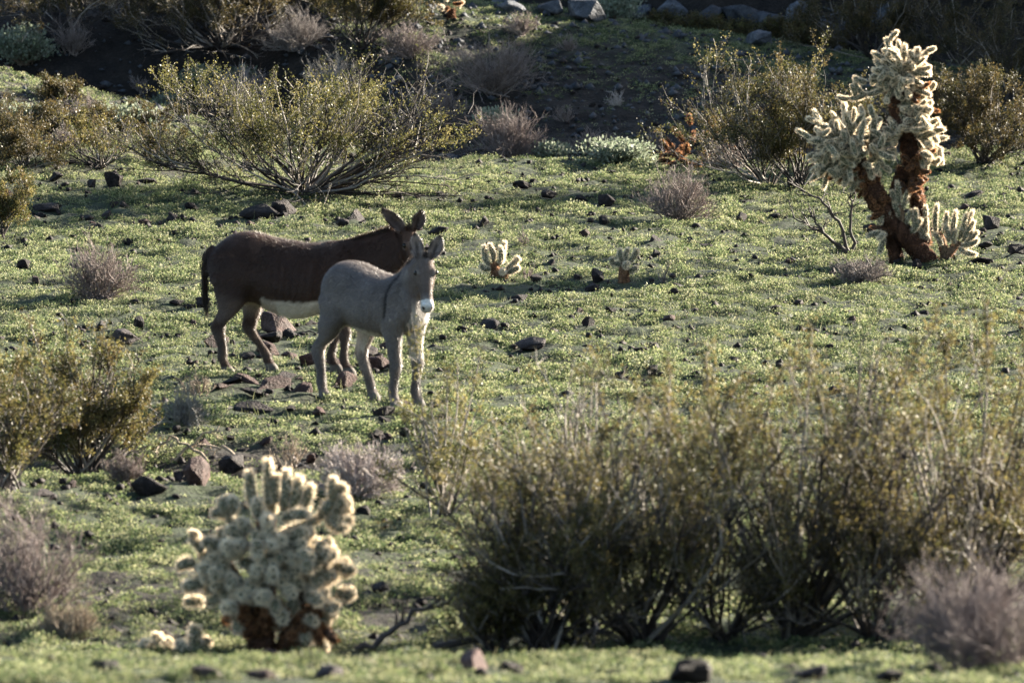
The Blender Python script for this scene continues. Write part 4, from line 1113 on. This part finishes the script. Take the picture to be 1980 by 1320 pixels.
def paint_common(co, no, H, base, belly, muzzle, lower, earin, earrim, hoof, zline, xr, inner, eyering, lowz):
    n = len(co); C = np.repeat(np.array([base]), n, 0)
    j = (fbm(co[:, 0] * 14 + co[:, 1] * 9, co[:, 2] * 14, 3) - .5)
    def blend(mask, c):
        nonlocal C
        m = np.clip(mask, 0, 1)[:, None]; C = C * (1 - m) + np.array(c) * m
    x, y, z = co.T
    zl = np.interp(x, zline[0], zline[1]) + j * .05
    blend(sstep(.02, -.02, z - zl) * np.where(x < -.14, (np.abs(y) < .11) | (no[:, 1] * np.sign(y) < -.1), True) * np.where(x > H['belly_to'], (np.abs(y) < .07), True) * (x > xr[0]) * (x < xr[1]) * (z > np.interp(x, H['torso'][:, 0], H['torso'][:, 2]) - .035 + j * .03), belly)
    inn = -(no[:, 1] * np.sign(y))
    blend(sstep(.28, .6, inn + j * .3) * sstep(.90, .78, z) * sstep(inner - .05, inner + .12, z) * (np.abs(y) < .26), belly)
    blend(sstep(.46, .36, z + j * .1) * sstep(.05, .15, z) * .85, lower)
    r = co - H['poll']; t = r @ H['d'] / H['S']; l = r @ H['lat'] / H['S']; v = r @ H['n'] / H['S']
    hd = (t > -.12) & (t < .56) & (np.abs(l) < .13) & (np.abs(v) < .2)
    blend(hd * sstep(.325, .395, t + j * .10), muzzle)
    blend(hd * sstep(.47, .50, t + j * .05) * .6, (.22, .19, .18))
    de = np.sqrt((t - .145) ** 2 + (np.abs(l) - .09) ** 2 + (v - .045) ** 2)
    blend(hd * sstep(.055, .035, de + j * .02) * eyering[1], eyering[0])
    dn = np.sqrt((t - .475) ** 2 + (np.abs(l) - .040) ** 2 + (v - .02) ** 2)
    blend(hd * sstep(.024, .014, dn), (.02, .017, .017))
    blend(hd * sstep(.012, .004, np.abs(t - .468 - .3 * (v + .07)) + np.maximum(0, v + .04)), (.05, .04, .04))
    for (b0, ax, fc, sd, ln) in H['ears']:
        q = co - b0; u = q @ ax / ln; side = q @ sd
        near = (u > .10) & (u < 1.1) & (np.abs(side) < .075) & (np.abs(q @ fc) < .07)
        front = near * sstep(.1, .5, no @ fc)
        blend(near * .6 * sstep(.55, .95, u), earrim)
        blend(front, earin)
        blend(near * sstep(.040, .052, np.abs(side)) * sstep(.15, .4, u) * .9, earrim)
        blend(front * sstep(.022, .008, np.abs(side)) * sstep(.75, .5, u) * .7, earrim)
        blend(near * sstep(.80, .95, u), earrim)
    blend(sstep(.075, .055, z), hoof)
    C = C * np.clip(.62 + .76 * fbm(co[:, 0] * 5 + co[:, 1] * 3, co[:, 2] * 6 + co[:, 1] * 2, 4), .7, 1.35)[:, None]
    return C, j

def paint_dark(co, no, H):
    C, j = paint_common(co, no, H, (.041, .022, .0155), (.56, .50, .44), (.55, .50, .45), (.085, .064, .053), (.13, .095, .08), (.020, .012, .010), (.10, .085, .075),
                        ([-.40, -.22, -.15, 0, .3, .5, .8], [.84, .79, .70, .675, .675, .68, .70]), (-.42, .9), .52, ((.30, .24, .2), .6), .40)
    x, y, z = co.T
    m = (sstep(1.15, 1.27, z + j * .15) * (x < .9) * .6)[:, None]            # sunlit top line, painted into the coat as lighter brown
    C = C * (1 - m) + np.array((.075, .040, .028)) * m
    m = (sstep(.74, .60, z + j * .1) * sstep(.42, .52, z) * (x < .0) * .45)[:, None]      # paler gaskin
    C = C * (1 - m) + np.array((.20, .155, .13)) * m
    m = (sstep(.52, .62, fbm(x * 6 + 2, z * 7 + y * 3, 3)) * sstep(.95, 1.2, z) * (x < -.1) * .5)[:, None]      # dusty hips
    C = C * (1 - m) + np.array((.11, .062, .044)) * m
    r = co - H['poll']; t = r @ H['d']; v = r @ H['n']
    m = ((t > 0) & (t < .34) & (v > .02) & (np.abs(r @ H['lat']) < .12))[:, None] * .7  # forehead browner, its sunlit tone painted in
    C = C * (1 - m) + np.array((.085, .050, .034)) * m
    m = (((t > .0) & (t < .2) & (v < -.10) & (np.abs(r @ H['lat']) < .12)) * .8)[:, None]  # pale throat patch painted for sunlit jaw fur
    return C * (1 - m) + np.array((.32, .27, .23)) * m

def paint_grey(co, no, H):
    C, j = paint_common(co, no, H, (.142, .122, .113), (.48, .43, .39), (.66, .63, .60), (.115, .098, .09), (.28, .23, .21), (.022, .014, .012), (.09, .08, .075),
                        ([-.40, -.25, -.15, 0, .3, .45, .7], [.86, .80, .70, .67, .655, .67, .70]), (-.42, .62), .20, ((.5, .46, .42), .28), .40)
    x, y, z = co.T
    def blend(mask, c):
        nonlocal C
        m = np.clip(mask, 0, 1)[:, None]; C = C * (1 - m) + np.array(c) * m
    xs = .395 - .10 * (1.16 - z) + j * .01
    blend((.85 + .9 * (j + .2)) * sstep(.021, .009, np.abs(x - xs)) * sstep(.74, .84, z) * (z < 1.25) * (np.abs(y) < .32) * (x < .5), (.022, .019, .019))
    blend(sstep(.022, .012, np.abs(y) + j * .01) * (no[:, 2] > .3) * (z > 1.0) * (x < .5), (.05, .038, .033))
    # breast and front of the left foreleg painted pale, as lit by the sun
    blend(sstep(.50, .60, x - .15 * (z - .8)) * (y > -.10) * sstep(1.0, .8, z) * sstep(.58, .66, z) * .8, (.50, .46, .42))
    blend((x > .33) * (x < .62) * (y > .03) * sstep(.36, .46, z) * sstep(.70, .6, z) * .7, (.5, .46, .42))
    r = co - H['poll']; t = r @ H['d']; l = r @ H['lat']; v = r @ H['n']
    hd = (t > -.05) & (t < .37) & (np.abs(l) < .13) & (np.abs(v) < .2)
    blend(hd * .55, (.115, .082, .068))
    blend(hd * sstep(.22, .33, t) * sstep(.30, .35, t) * 0 + hd * sstep(.2, .31, t) * (v > .0) * .5, (.06, .047, .042))
    return C

D_DARK = dict(belly_to=.41, tip=(1.6, (.026, .012, .006)), shoulder=.46, hip=(-.38, 1.14),
    torso=[(-.645, 1.04, .90, .07), (-.60, 1.115, .80, .15), (-.50, 1.20, .70, .22), (-.36, 1.265, .64, .255), (-.20, 1.265, .61, .265), (-.05, 1.225, .545, .285), (.10, 1.195, .500, .30), (.25, 1.175, .505, .30),
           (.38, 1.172, .545, .275), (.50, 1.185, .60, .235), (.60, 1.175, .655, .20), (.70, 1.11, .72, .155), (.76, 1.04, .80, .09)],
    neck=[(.46, 0, .93, .26, .16), (.62, 0, .955, .25, .135), (.80, 0, 1.00, .235, .115), (.94, -.01, 1.07, .21, .098), (1.05, -.03, 1.145, .18, .088), (1.13, -.05, 1.20, .145, .08)],
    head=dict(poll=(1.17, -.06, 1.285), heading=(.62, -.78), pitch=68, scale=.93),
    ears=[(-1, -.72, .1, .68, .30, (.5, -.45, -.5)), (1, .30, .05, .95, .20, (.35, -.85, .1))],
    legs=[hind(-.475, -.545, -.15, hipx=-.40), hind(-.115, -.30, .15, hipx=-.36), fore(.625, .60, -.12, ex=.53), fore(.485, .50, .12, ex=.50)],
    tail=[(-.585, 0, 1.13, .035), (-.635, -.01, 1.09, .033), (-.665, -.02, 1.00, .030), (-.675, -.03, .85, .026), (-.672, -.03, .70, .022), (-.665, -.03, .62, .014)],
    tail_hair=1500, tail_len=.20, tail_pal=[(.020, .014, .012), (.04, .027, .022), (.08, .06, .05)],
    mane=[(.05, .03, .022), (.10, .06, .04), (.03, .02, .016)], paint=paint_dark, hairs=90000, fluff=1.15)
D_GREY = dict(belly_to=.21, tip=(1.9, (.018, .013, .010)), shoulder=.34, hip=(-.36, 1.10),
    torso=[(-.60, 1.06, .90, .07), (-.555, 1.13, .81, .145), (-.46, 1.195, .71, .205), (-.34, 1.225, .66, .235), (-.20, 1.215, .645, .245), (-.05, 1.175, .615, .255), (.10, 1.145, .60, .26), (.22, 1.135, .605, .25),
           (.32, 1.15, .63, .225), (.42, 1.165, .66, .19), (.50, 1.13, .69, .165), (.57, 1.06, .74, .125), (.61, 1.0, .80, .07)],
    neck=[(.34, 0, .98, .19, .14), (.44, 0, 1.03, .185, .115), (.53, -.005, 1.13, .16, .098), (.60, -.015, 1.20, .135, .086), (.65, -.025, 1.265, .115, .08), (.685, -.035, 1.30, .09, .072)],
    head=dict(poll=(.70, -.045, 1.325), heading=(.836, -.55), pitch=67, scale=.93),
    ears=[(1, .24, .28, .95, .215, (.72, -.62, .1)), (-1, -.14, -.08, 1.0, .225, (.62, -.75, .15))],
    legs=[hind(-.53, -.60, -.155, hipx=-.37, z=1.0), hind(-.225, -.37, .15, hipx=-.33), fore(.40, .40, -.125, ex=.37), fore(.405, .405, .125, ex=.37)],
    tail=[(-.56, 0, 1.13, .03), (-.60, .0, 1.06, .03), (-.625, .03, .95, .026), (-.63, .05, .82, .022), (-.62, .06, .70, .018), (-.61, .06, .64, .012)],
    tail_hair=900, tail_len=.15, tail_pal=[(.06, .05, .045), (.30, .26, .2), (.10, .085, .07)],
    mane=[(.05, .038, .032), (.16, .12, .10), (.03, .024, .022)], paint=paint_grey, hairs=86000, fluff=1.0)

_b = gp(541, 722); _b[2] = float(terrain(_b[0], _b[1], False)) + .005
donkey('dark chocolate-brown donkey with a white belly, side on, behind the grey one', _b, R(-5), D_DARK, 11)
_b = gp(727, 779); _b[2] = float(terrain(_b[0], _b[1], False)) + .005
donkey('grey donkey with a white muzzle and black shoulder stripe, facing the viewer', _b, R(-48), D_GREY, 12)
# ------------------------------------------------------------------ rocks
def rock_mesh(seed, name, mat, sub=3):
    """Angular stone: the hull of a few scattered points with worn edges and a rough skin."""
    import bmesh
    rng = np.random.RandomState(seed)
    bm = bmesh.new()
    p = unit(rng.normal(size=(15 if sub < 4 else 22, 3))) * rng.uniform(.72, 1.08, (15 if sub < 4 else 22, 1))
    p = p * np.array([1, rng.uniform(.6, .95), rng.uniform(.5, .85)])
    for q in p: bm.verts.new(q)
    r = bmesh.ops.convex_hull(bm, input=bm.verts)
    bmesh.ops.delete(bm, geom=[g for g in r['geom_interior'] if isinstance(g, bmesh.types.BMVert)], context='VERTS')
    if sub > 2:
        bmesh.ops.bevel(bm, geom=list(bm.edges), offset=.045, segments=1, affect='EDGES')
        bmesh.ops.triangulate(bm, faces=bm.faces)
        bmesh.ops.subdivide_edges(bm, edges=bm.edges, cuts=1, use_grid_fill=True)
        V = np.array([v.co for v in bm.verts])
        V = V * (1 + .09 * (fbm(V[:, 0] * 3.5 + seed, V[:, 1] * 3.5 + V[:, 2] * 2.9, 3) - .5)[:, None] * 2)
        for v, c in zip(bm.verts, V): v.co = c
    bmesh.ops.triangulate(bm, faces=bm.faces)
    bmesh.ops.recalc_face_normals(bm, faces=bm.faces)
    me = bpy.data.meshes.new(name); bm.to_mesh(me); bm.free()
    me.materials.append(mat)
    return me
RM = [rock_mesh(500 + i, 'rock', M_ROCK) for i in range(9)]
RR = [rock_mesh(520 + i, 'rock', M_REDROCK) for i in range(5)]
RB = [rock_mesh(540 + i, 'boulder', M_BOULDER, 4) for i in range(6)]
rk = np.random.RandomState(9)
SPOTS = []                          # where rocks lie: nothing grows through them

def rock(px, py, w, label=None, red=False, h=1.0, group=None, name='rock'):
    if 420 < px < 780 and 600 < py < 830: w *= 1.3; h *= .72
    p = gp(px, py); m = mpp(p); r = w * m * .80
    SPOTS.append((p[0], p[1], r))
    o = add(name, (RR if red else RM)[rk.randint(5 if red else 9)])
    o.location = (p[0], p[1], p[2] + r * .40 * h)
    o.rotation_euler = (rk.uniform(-.3, .3), rk.uniform(-.3, .3), rk.uniform(0, 6.28))
    o.scale = (r, r, r * h)
    tag(o, label, 'rock', group)
    return o

NAMED = ((1268, 470, 27, 'black rounded rock, largest in the open field right of the small chollas', 0), (1333, 474, 20, 'brown rock just right of the largest black field rock', 0), (1365, 480, 22, 'low brown rock behind the pale stick in the field', 0),
 (1155, 546, 30, 'dark squarish rock immediately left of the second small cholla', 0), (1064, 514, 20, 'black rock in the shadow between the two small chollas', 0), (1037, 546, 20, 'dark pointed rock right of the first small cholla', 0),
 (1120, 606, 22, 'reddish standing stone in the open field below the two small chollas', 1), (1137, 634, 22, 'black squarish rock in the middle of the open field', 0), (1032, 676, 56, 'wide dark slab of rock right of the grey donkey', 0), (1136, 675, 24, 'round black rock right of the wide slab', 0),
 (948, 632, 40, 'low dark flat rock right of the grey donkey muzzle', 0), (1000, 584, 34, 'long low dark rock below the first small cholla', 0), (1237, 680, 24, 'low black rock at the lower right of the open field', 0), (1200, 732, 24, 'dark rock poking out above the foreground thicket', 0), (1262, 724, 26, 'brown pointed rock above the middle of the foreground thicket', 0),
 (510, 420, 66, 'wide dark rock pile behind the dark donkey back', 0), (545, 418, 42, 'black block on the right of the rock pile behind the dark donkey', 0), (692, 430, 36, 'dark rock left of the dark donkey ears', 0), (662, 440, 24, 'small black rock left of the dark donkey ears, nearer', 0), (845, 454, 40, 'brown low rock right of the dark donkey head', 0),
 (333, 430, 26, 'round dark rock alone on the grass above the dark donkey rump', 0), (106, 350, 28, 'dark rock at the left beneath the small dark creosote', 0), (180, 364, 24, 'dark rock in the left cluster, first from the left', 0), (217, 360, 34, 'largest dark rock of the left cluster', 0), (280, 356, 30, 'dark rock in the left cluster under the low brown creosote', 0), (374, 380, 24, 'single dark rock left of the sprawling boughs', 0),
 (90, 410, 44, 'long dark rock near the left edge creosote', 0), (240, 398, 20, 'small dark rock below the left rock cluster', 0), (932, 436, 28, 'dark rock right of the dark donkey head on open grass', 0), (902, 417, 20, 'small dark rock right of the fallen black branch', 0),
 (1010, 364, 28, 'dark rock on the grass at the back, right of the wide creosote', 0), (1061, 384, 26, 'dark rock behind the field, left of the dry round bush', 0), (1124, 390, 20, 'small black rock left of the dry round bush', 0), (1170, 400, 28, 'dark rock in shadow left of the dry round bush', 0), (1167, 435, 26, 'pointed dark rock left of the dry bush foot', 0), (1432, 428, 22, 'brown standing rock right of the dry round bush', 0), (1126, 322, 18, 'small dark rock in front of the broad leafy shrub', 0),
 (1187, 338, 22, 'dark rock on the back grass below the broad leafy shrub', 0), (1884, 380, 30, 'flat dark rock on the grass right of the tall cholla', 0), (1917, 446, 34, 'big black rock right of the tall cholla crown of shoots', 0), (1904, 480, 32, 'low dark rock beside the cholla foot shoots', 0), (1898, 510, 34, 'brown low rock at the right of the cholla base', 0), (1966, 494, 30, 'dark rock at the right edge near the cholla', 0),
 (82, 144, 20, 'dark rock on the left slope, highest up', 0), (92, 172, 22, 'dark rock on the left slope under the highest one', 0), (135, 216, 28, 'black rock in the middle of the left slope', 0), (100, 228, 34, 'wide black rock on the left slope near the leafy shrub', 0),
 (550, 645, 58, 'large reddish-brown rock under the dark donkey belly', 1), (524, 662, 40, 'grey-brown rock leaning on the reddish one under the belly', 0), (504, 612, 22, 'small dark rock between the dark donkey hind legs', 0), (392, 592, 30, 'dark rock behind the dark donkey tail', 0), (514, 684, 34, 'reddish rock right of the dark donkey hind hoof', 1),
 (477, 742, 40, 'reddish rock below the dark donkey hind hooves', 1), (533, 752, 54, 'broad reddish rock between the two donkeys', 1), (581, 762, 36, 'red angular rock left of the grey donkey hind hoof', 1), (490, 764, 40, 'dark flat rock beneath the broad reddish one', 0), (497, 796, 50, 'pale-faced dark rock nearest the viewer below the dark donkey', 0), (447, 742, 34, 'low dark rock under the dark donkey rear hoof', 0), (553, 734, 36, 'dark rock above the broad reddish rock', 0),
 (600, 706, 32, 'small reddish rock left of the grey donkey hind leg', 1), (713, 690, 28, 'dark rock between the grey donkey legs', 0), (730, 712, 34, 'reddish rock between the grey donkey fore and hind legs', 1), (672, 746, 30, 'brown rock beside the grey donkey left hind hoof', 1), (742, 806, 30, 'dark rock in front of the grey donkey hooves', 0),
 (190, 642, 34, 'dark block of rock above the left creosote', 0), (240, 666, 62, 'flat pale-topped slab above the left creosote', 0), (45, 520, 24, 'small dark rock left of the dry grey bush', 0), (290, 958, 52, 'dark wedge-shaped rock in front of the left creosote', 0), (140, 944, 22, 'small pale rock under the left creosote', 1), (388, 938, 64, 'reddish-brown block in the shaded dip above the foreground cholla', 1), (452, 912, 46, 'dark rock in the shaded dip directly behind the foreground cholla', 0), (350, 930, 34, 'dark rock at the left of the shaded dip', 0),
 (90, 962, 44, 'low dark rock at the left beside the creosote foot', 0), (735, 1146, 34, 'dark rock on the grass right of the foreground cholla', 0), (702, 998, 24, 'small dark rock on the grass by the pale feathery bush', 0), (535, 1276, 56, 'flat pinkish rock at the foot of the foreground cholla', 1), (270, 640, 30, 'dark rock left of the dark donkey hooves', 0))
for px, py, w, lab, red in NAMED: rock(px, py, w, lab, bool(red), rk.uniform(.9, 1.25) * (.55 if any(k in lab for k in ('wide', 'flat', 'slab', 'low ', 'long', 'broad')) else 1))
NEAR = ((640, 1314, 76, 'blurred brown rock at the bottom, right of the foreground cholla', 0), (918, 1300, 96, 'blurred wide brown rock at the bottom, left of the thicket', 1), (988, 1300, 50, 'blurred dark rock right of the wide brown one at the bottom', 0), (1335, 1318, 110, 'blurred big brown rock at the bottom in front of the thicket', 0),
        (1566, 1322, 96, 'blurred black rock at the bottom in front of the right thicket', 0), (205, 1298, 60, 'blurred dark rock at the bottom left', 0), (402, 1320, 80, 'blurred dark rock at the bottom under the cholla seedlings', 0), (505, 1320, 70, 'blurred brown rock at the bottom under the foreground cholla', 1), (1180, 1310, 36, 'small blurred rock at the bottom middle', 0), (250, 1294, 40, 'blurred pinkish rock at the bottom left beside the dark one', 1), (1720, 1320, 60, 'blurred dark rock beside the bottom right dry bush', 0))
for px, py, w, lab, red in NEAR: rock(px, min(py, 1318), w * .78, lab, bool(red), .75)

# unnamed stones of the field: look-alikes
n = 0
while n < 128:
    px, py = rk.uniform(0, 1980), 300 + 700 * rk.rand() ** 1.1
    if px > 1000 and py > 780: continue
    if px < 330 and py > 600: continue
    if 300 < px < 900 and rk.rand() < .25 or py < 560 or rk.rand() < .7:
        w = 9 + 17 * rk.rand() ** 2
        rock(px, py, w, 'small dark stone scattered in the low green growth', rk.rand() < .15, rk.uniform(.7, 1.1), 'small stones scattered over the field')
        n += 1

# rougher stones of the left slope and of the ground round the donkeys
n = 0
while n < 68:
    if n < 26: px, py, w = rk.uniform(0, 420), rk.uniform(150, 480), 9 + 17 * rk.rand() ** 2
    else: px, py, w = rk.uniform(340, 800), rk.uniform(610, 900), 10 + 20 * rk.rand() ** 2
    rock(px, py, w, 'dark angular stone on the rocky left slope' if n < 26 else 'angular brown stone on the stony ground round the donkeys', n >= 26 and rk.rand() < .5, rk.uniform(.7, 1.2), 'stones of the left slope' if n < 26 else 'stones round the donkeys')
    n += 1

# shaded boulders on the hill behind
BO = ((1505, 45, 120, 'large pale grey boulder on the far shaded hill, biggest of the row'), (1440, 26, 90, 'grey boulder left of the biggest one on the far hill'), (1548, 22, 70, 'rounded grey boulder above the biggest one'), (1600, 60, 80, 'grey boulder right of the biggest one on the far hill'),
      (1130, 18, 80, 'grey boulder at the top of the picture left of the crest shrub'), (1065, 14, 50, 'grey boulder at the left end of the far boulders'), (1372, 26, 70, 'grey boulder at the top, left of centre of the far row'), (1655, 35, 90, 'grey boulder at the right end of the far row'), (1300, 22, 80, 'grey boulder above the golden bushes'), (1240, 20, 60, 'small grey boulder right of the crest shrub'),
      (1470, 75, 60, 'low grey boulder just over the golden bushes'), (1720, 20, 80, 'dark grey boulder under the brush at the top right'), (990, 12, 60, 'dim boulder at the top, over the grassy crest'))
for i, (px, py, w, lab) in enumerate(BO):
    p = gp(px, py + w * .3); m = mpp(p); r = w * m * .6
    o = add('boulder', RB[i % 6]); o.location = p + np.array([0, .1, r * .35]); o.rotation_euler = (rk.uniform(-.4, .4), rk.uniform(-.4, .4), rk.uniform(0, 6)); o.scale = (r, r, r * .85)
    tag(o, lab, 'boulder', 'shaded boulders on the far hill')
for i in range(70):
    x = rk.uniform(-6, 8.5); y = rk.uniform(101.5, 116); r = rk.uniform(.12, .5)
    o = add('boulder', RB[i % 6]); o.location = (x, y, float(terrain(x, y)) + r * .2); o.rotation_euler = (rk.uniform(-.4, .4), rk.uniform(-.4, .4), rk.uniform(0, 6)); o.scale = (r, r, r * .8)
    tag(o, 'smaller rough boulder lying on the shaded far hill', 'boulder', 'small boulders on the far hill')

# pebbles and clods: nobody could count them
def pebbles(n=9000, name='pebbles', mat=None, y0=44, y1=101, lab='dark pebbles strewn over the ground', seed=14, big=.048):
    rng = np.random.RandomState(seed)
    base = np.array([(1, 0, 0), (-1, 0, 0), (0, 1, 0), (0, -1, 0), (0, 0, 1), (0, 0, -1)], float)
    f = np.array([(0, 2, 4), (2, 1, 4), (1, 3, 4), (3, 0, 4), (2, 0, 5), (1, 2, 5), (3, 1, 5), (0, 3, 5)])
    y = rng.uniform(y0, y1, n); x = rng.uniform(-.075, .075, n) * y
    r = (.014 + big * rng.rand(n) ** 3)
    V = base[None] * r[:, None, None] * rng.uniform(.6, 1.2, (n, 6, 1)) * np.array([1, 1, .7]) + rng.normal(size=(n, 6, 3)) * r[:, None, None] * .18
    V = V + np.stack([x, y, terrain(x, y) + r * .3], -1)[:, None]
    F = (f[None] + (np.arange(n) * 6)[:, None, None]).reshape(-1, 3)
    o = add(name, mesh_np(name, V.reshape(-1, 3), tris=F, mats=[mat or M_ROCK]))
    tag(o, lab, 'pebbles', kind='stuff')
pebbles()
pebbles(4200, 'gravel', M_BOULDER, 91.5, 100, 'pale and grey gravel on the dark slope behind the field', 18, .07)
def loose_stones(n=2000):
    rng = np.random.RandomState(16)
    small = [rock_mesh(560 + i, 'small_stone', M_ROCK, 2) for i in range(6)]
    acc = Acc()
    y = rng.uniform(58, 100, n); x = rng.uniform(-.073, .073, n) * y
    for i in range(n):
        me = small[i % 6]
        V = np.array([v.co for v in me.vertices]); F = np.array([p.vertices[:] for p in me.polygons])
        r = .018 + .045 * rng.rand() ** 2.2; a = rng.uniform(0, 6.28); c, s = math.cos(a), math.sin(a)
        V = V @ np.array([[c, -s, 0], [s, c, 0], [0, 0, 1]]).T * r
        acc.put(V + np.array([x[i], y[i], float(terrain(x[i], y[i])) + r * .5]), F)
    o = add('loose_stones', acc.mesh('loose_stones', [M_ROCK]))
    tag(o, 'fist-sized dark stones scattered thickly over the field', 'stones', kind='stuff')
loose_stones()

# ------------------------------------------------------------------ low green annual plants
def cover(n_try=640000):
    rng = np.random.RandomState(15)
    y = 43.5 + (107 - 43.5) * rng.rand(n_try) ** .92
    x = rng.uniform(-.074, .074, n_try) * y
    g = greenness(x, y)
    pat = fbm(x * 1.7, y * 1.1, 3); pat2 = fbm(x * 4.2 + 40, y * 3.4, 2)
    keep = rng.rand(n_try) < g * np.clip(.12 + (pat - .38) * 2.6 + (pat2 - .46) * 6.5, .40, 1)
    for rx, ry, rr in SPOTS:
        near = np.abs(y - ry) < .6
        keep[near] &= ((x[near] - rx) / (rr * 1.15)) ** 2 + (np.minimum(0, y[near] - ry + rr) / (rr * 1.5 + .12) + np.maximum(0, y[near] - ry + rr) / (2.2 * rr)) ** 2 > 1
    x, y, pat, pat2 = x[keep], y[keep], pat[keep], pat2[keep]; n = len(x)
    z = terrain(x, y) + .085 * np.clip(pat2 - .46, 0, .5) * rng.uniform(.3, 1, n) * 2.2 - .012
    sz = rng.uniform(.6, 1.3, n) * np.clip(.85 + (pat2 - .45) * 3, .8, 1.15) * (.75 + .8 * np.clip(pat - .4, 0, 1))
    k = 11                                                # leaves in a rosette
    idx = np.repeat(np.arange(n), k)
    a = rng.uniform(0, 2 * math.pi, len(idx)); el = rng.uniform(.1, 1.2, len(idx))
    d = np.stack([np.cos(a) * np.cos(el), np.sin(a) * np.cos(el), np.sin(el)], -1)
    c = np.stack([x, y, z], -1)[idx] + d * (sz[idx] * rng.uniform(.0, .042, len(idx)))[:, None] + np.stack([rng.normal(size=len(idx)) * .018, rng.normal(size=len(idx)) * .018, np.zeros(len(idx))], -1)
    s = unit(np.cross(d, rng.normal(size=d.shape)))
    L = (.0155 * sz[idx] * rng.uniform(.6, 1.4, len(idx)))[:, None]; W = L * .42
    V = np.stack([c, c + d * L * .5 + s * W, c + d * L, c + d * L * .5 - s * W], 1).reshape(-1, 3)
    q = np.arange(len(idx) * 4).reshape(-1, 4)
    pal = np.array([(.165, .188, .082), (.222, .232, .122), (.11, .138, .06), (.24, .235, .138), (.058, .082, .037), (.045, .064, .031)])
    tone = pick(rng, pal, n, .2) * (.8 + .5 * fbm(x * .6 + 9, y * .4, 2))[:, None]
    o = add('ground_cover', mesh_np('ground_cover', V, quads=q, col=np.repeat(tone[idx], 4, 0), mats=[M_COVER]))
    tag(o, 'low bright green annual plants carpeting the ground', 'ground cover', kind='stuff')
    # grass blades, mostly near the front and among the rocks
    m = 42000
    y = 43.5 + 50 * rng.rand(m) ** 1.0; x = rng.uniform(-.074, .074, m) * y
    keep = rng.rand(m) < greenness(x, y) * np.clip((fbm(x * .9 + 3, y * .7 + 8, 3) - .42) * 5, 0, 1)
    x, y = x[keep], y[keep]; m = len(x); z = terrain(x, y)
    c = np.stack([x, y, z], -1)
    d = unit(np.stack([rng.normal(size=m) * .35, rng.normal(size=m) * .35, np.ones(m)], -1)); s = unit(np.cross(d, rng.normal(size=(m, 3))))
    L = rng.uniform(.04, .11, (m, 1))
    V = np.stack([c - s * .0025, c + s * .0025, c + d * L], 1).reshape(-1, 3)
    o = add('grass', mesh_np('grass', V, tris=np.arange(m * 3).reshape(-1, 3), col=np.repeat(pick(rng, pal, m, .2), 3, 0), mats=[M_COVER]))
    tag(o, 'short thin green grass blades', 'grass', kind='stuff')
cover()
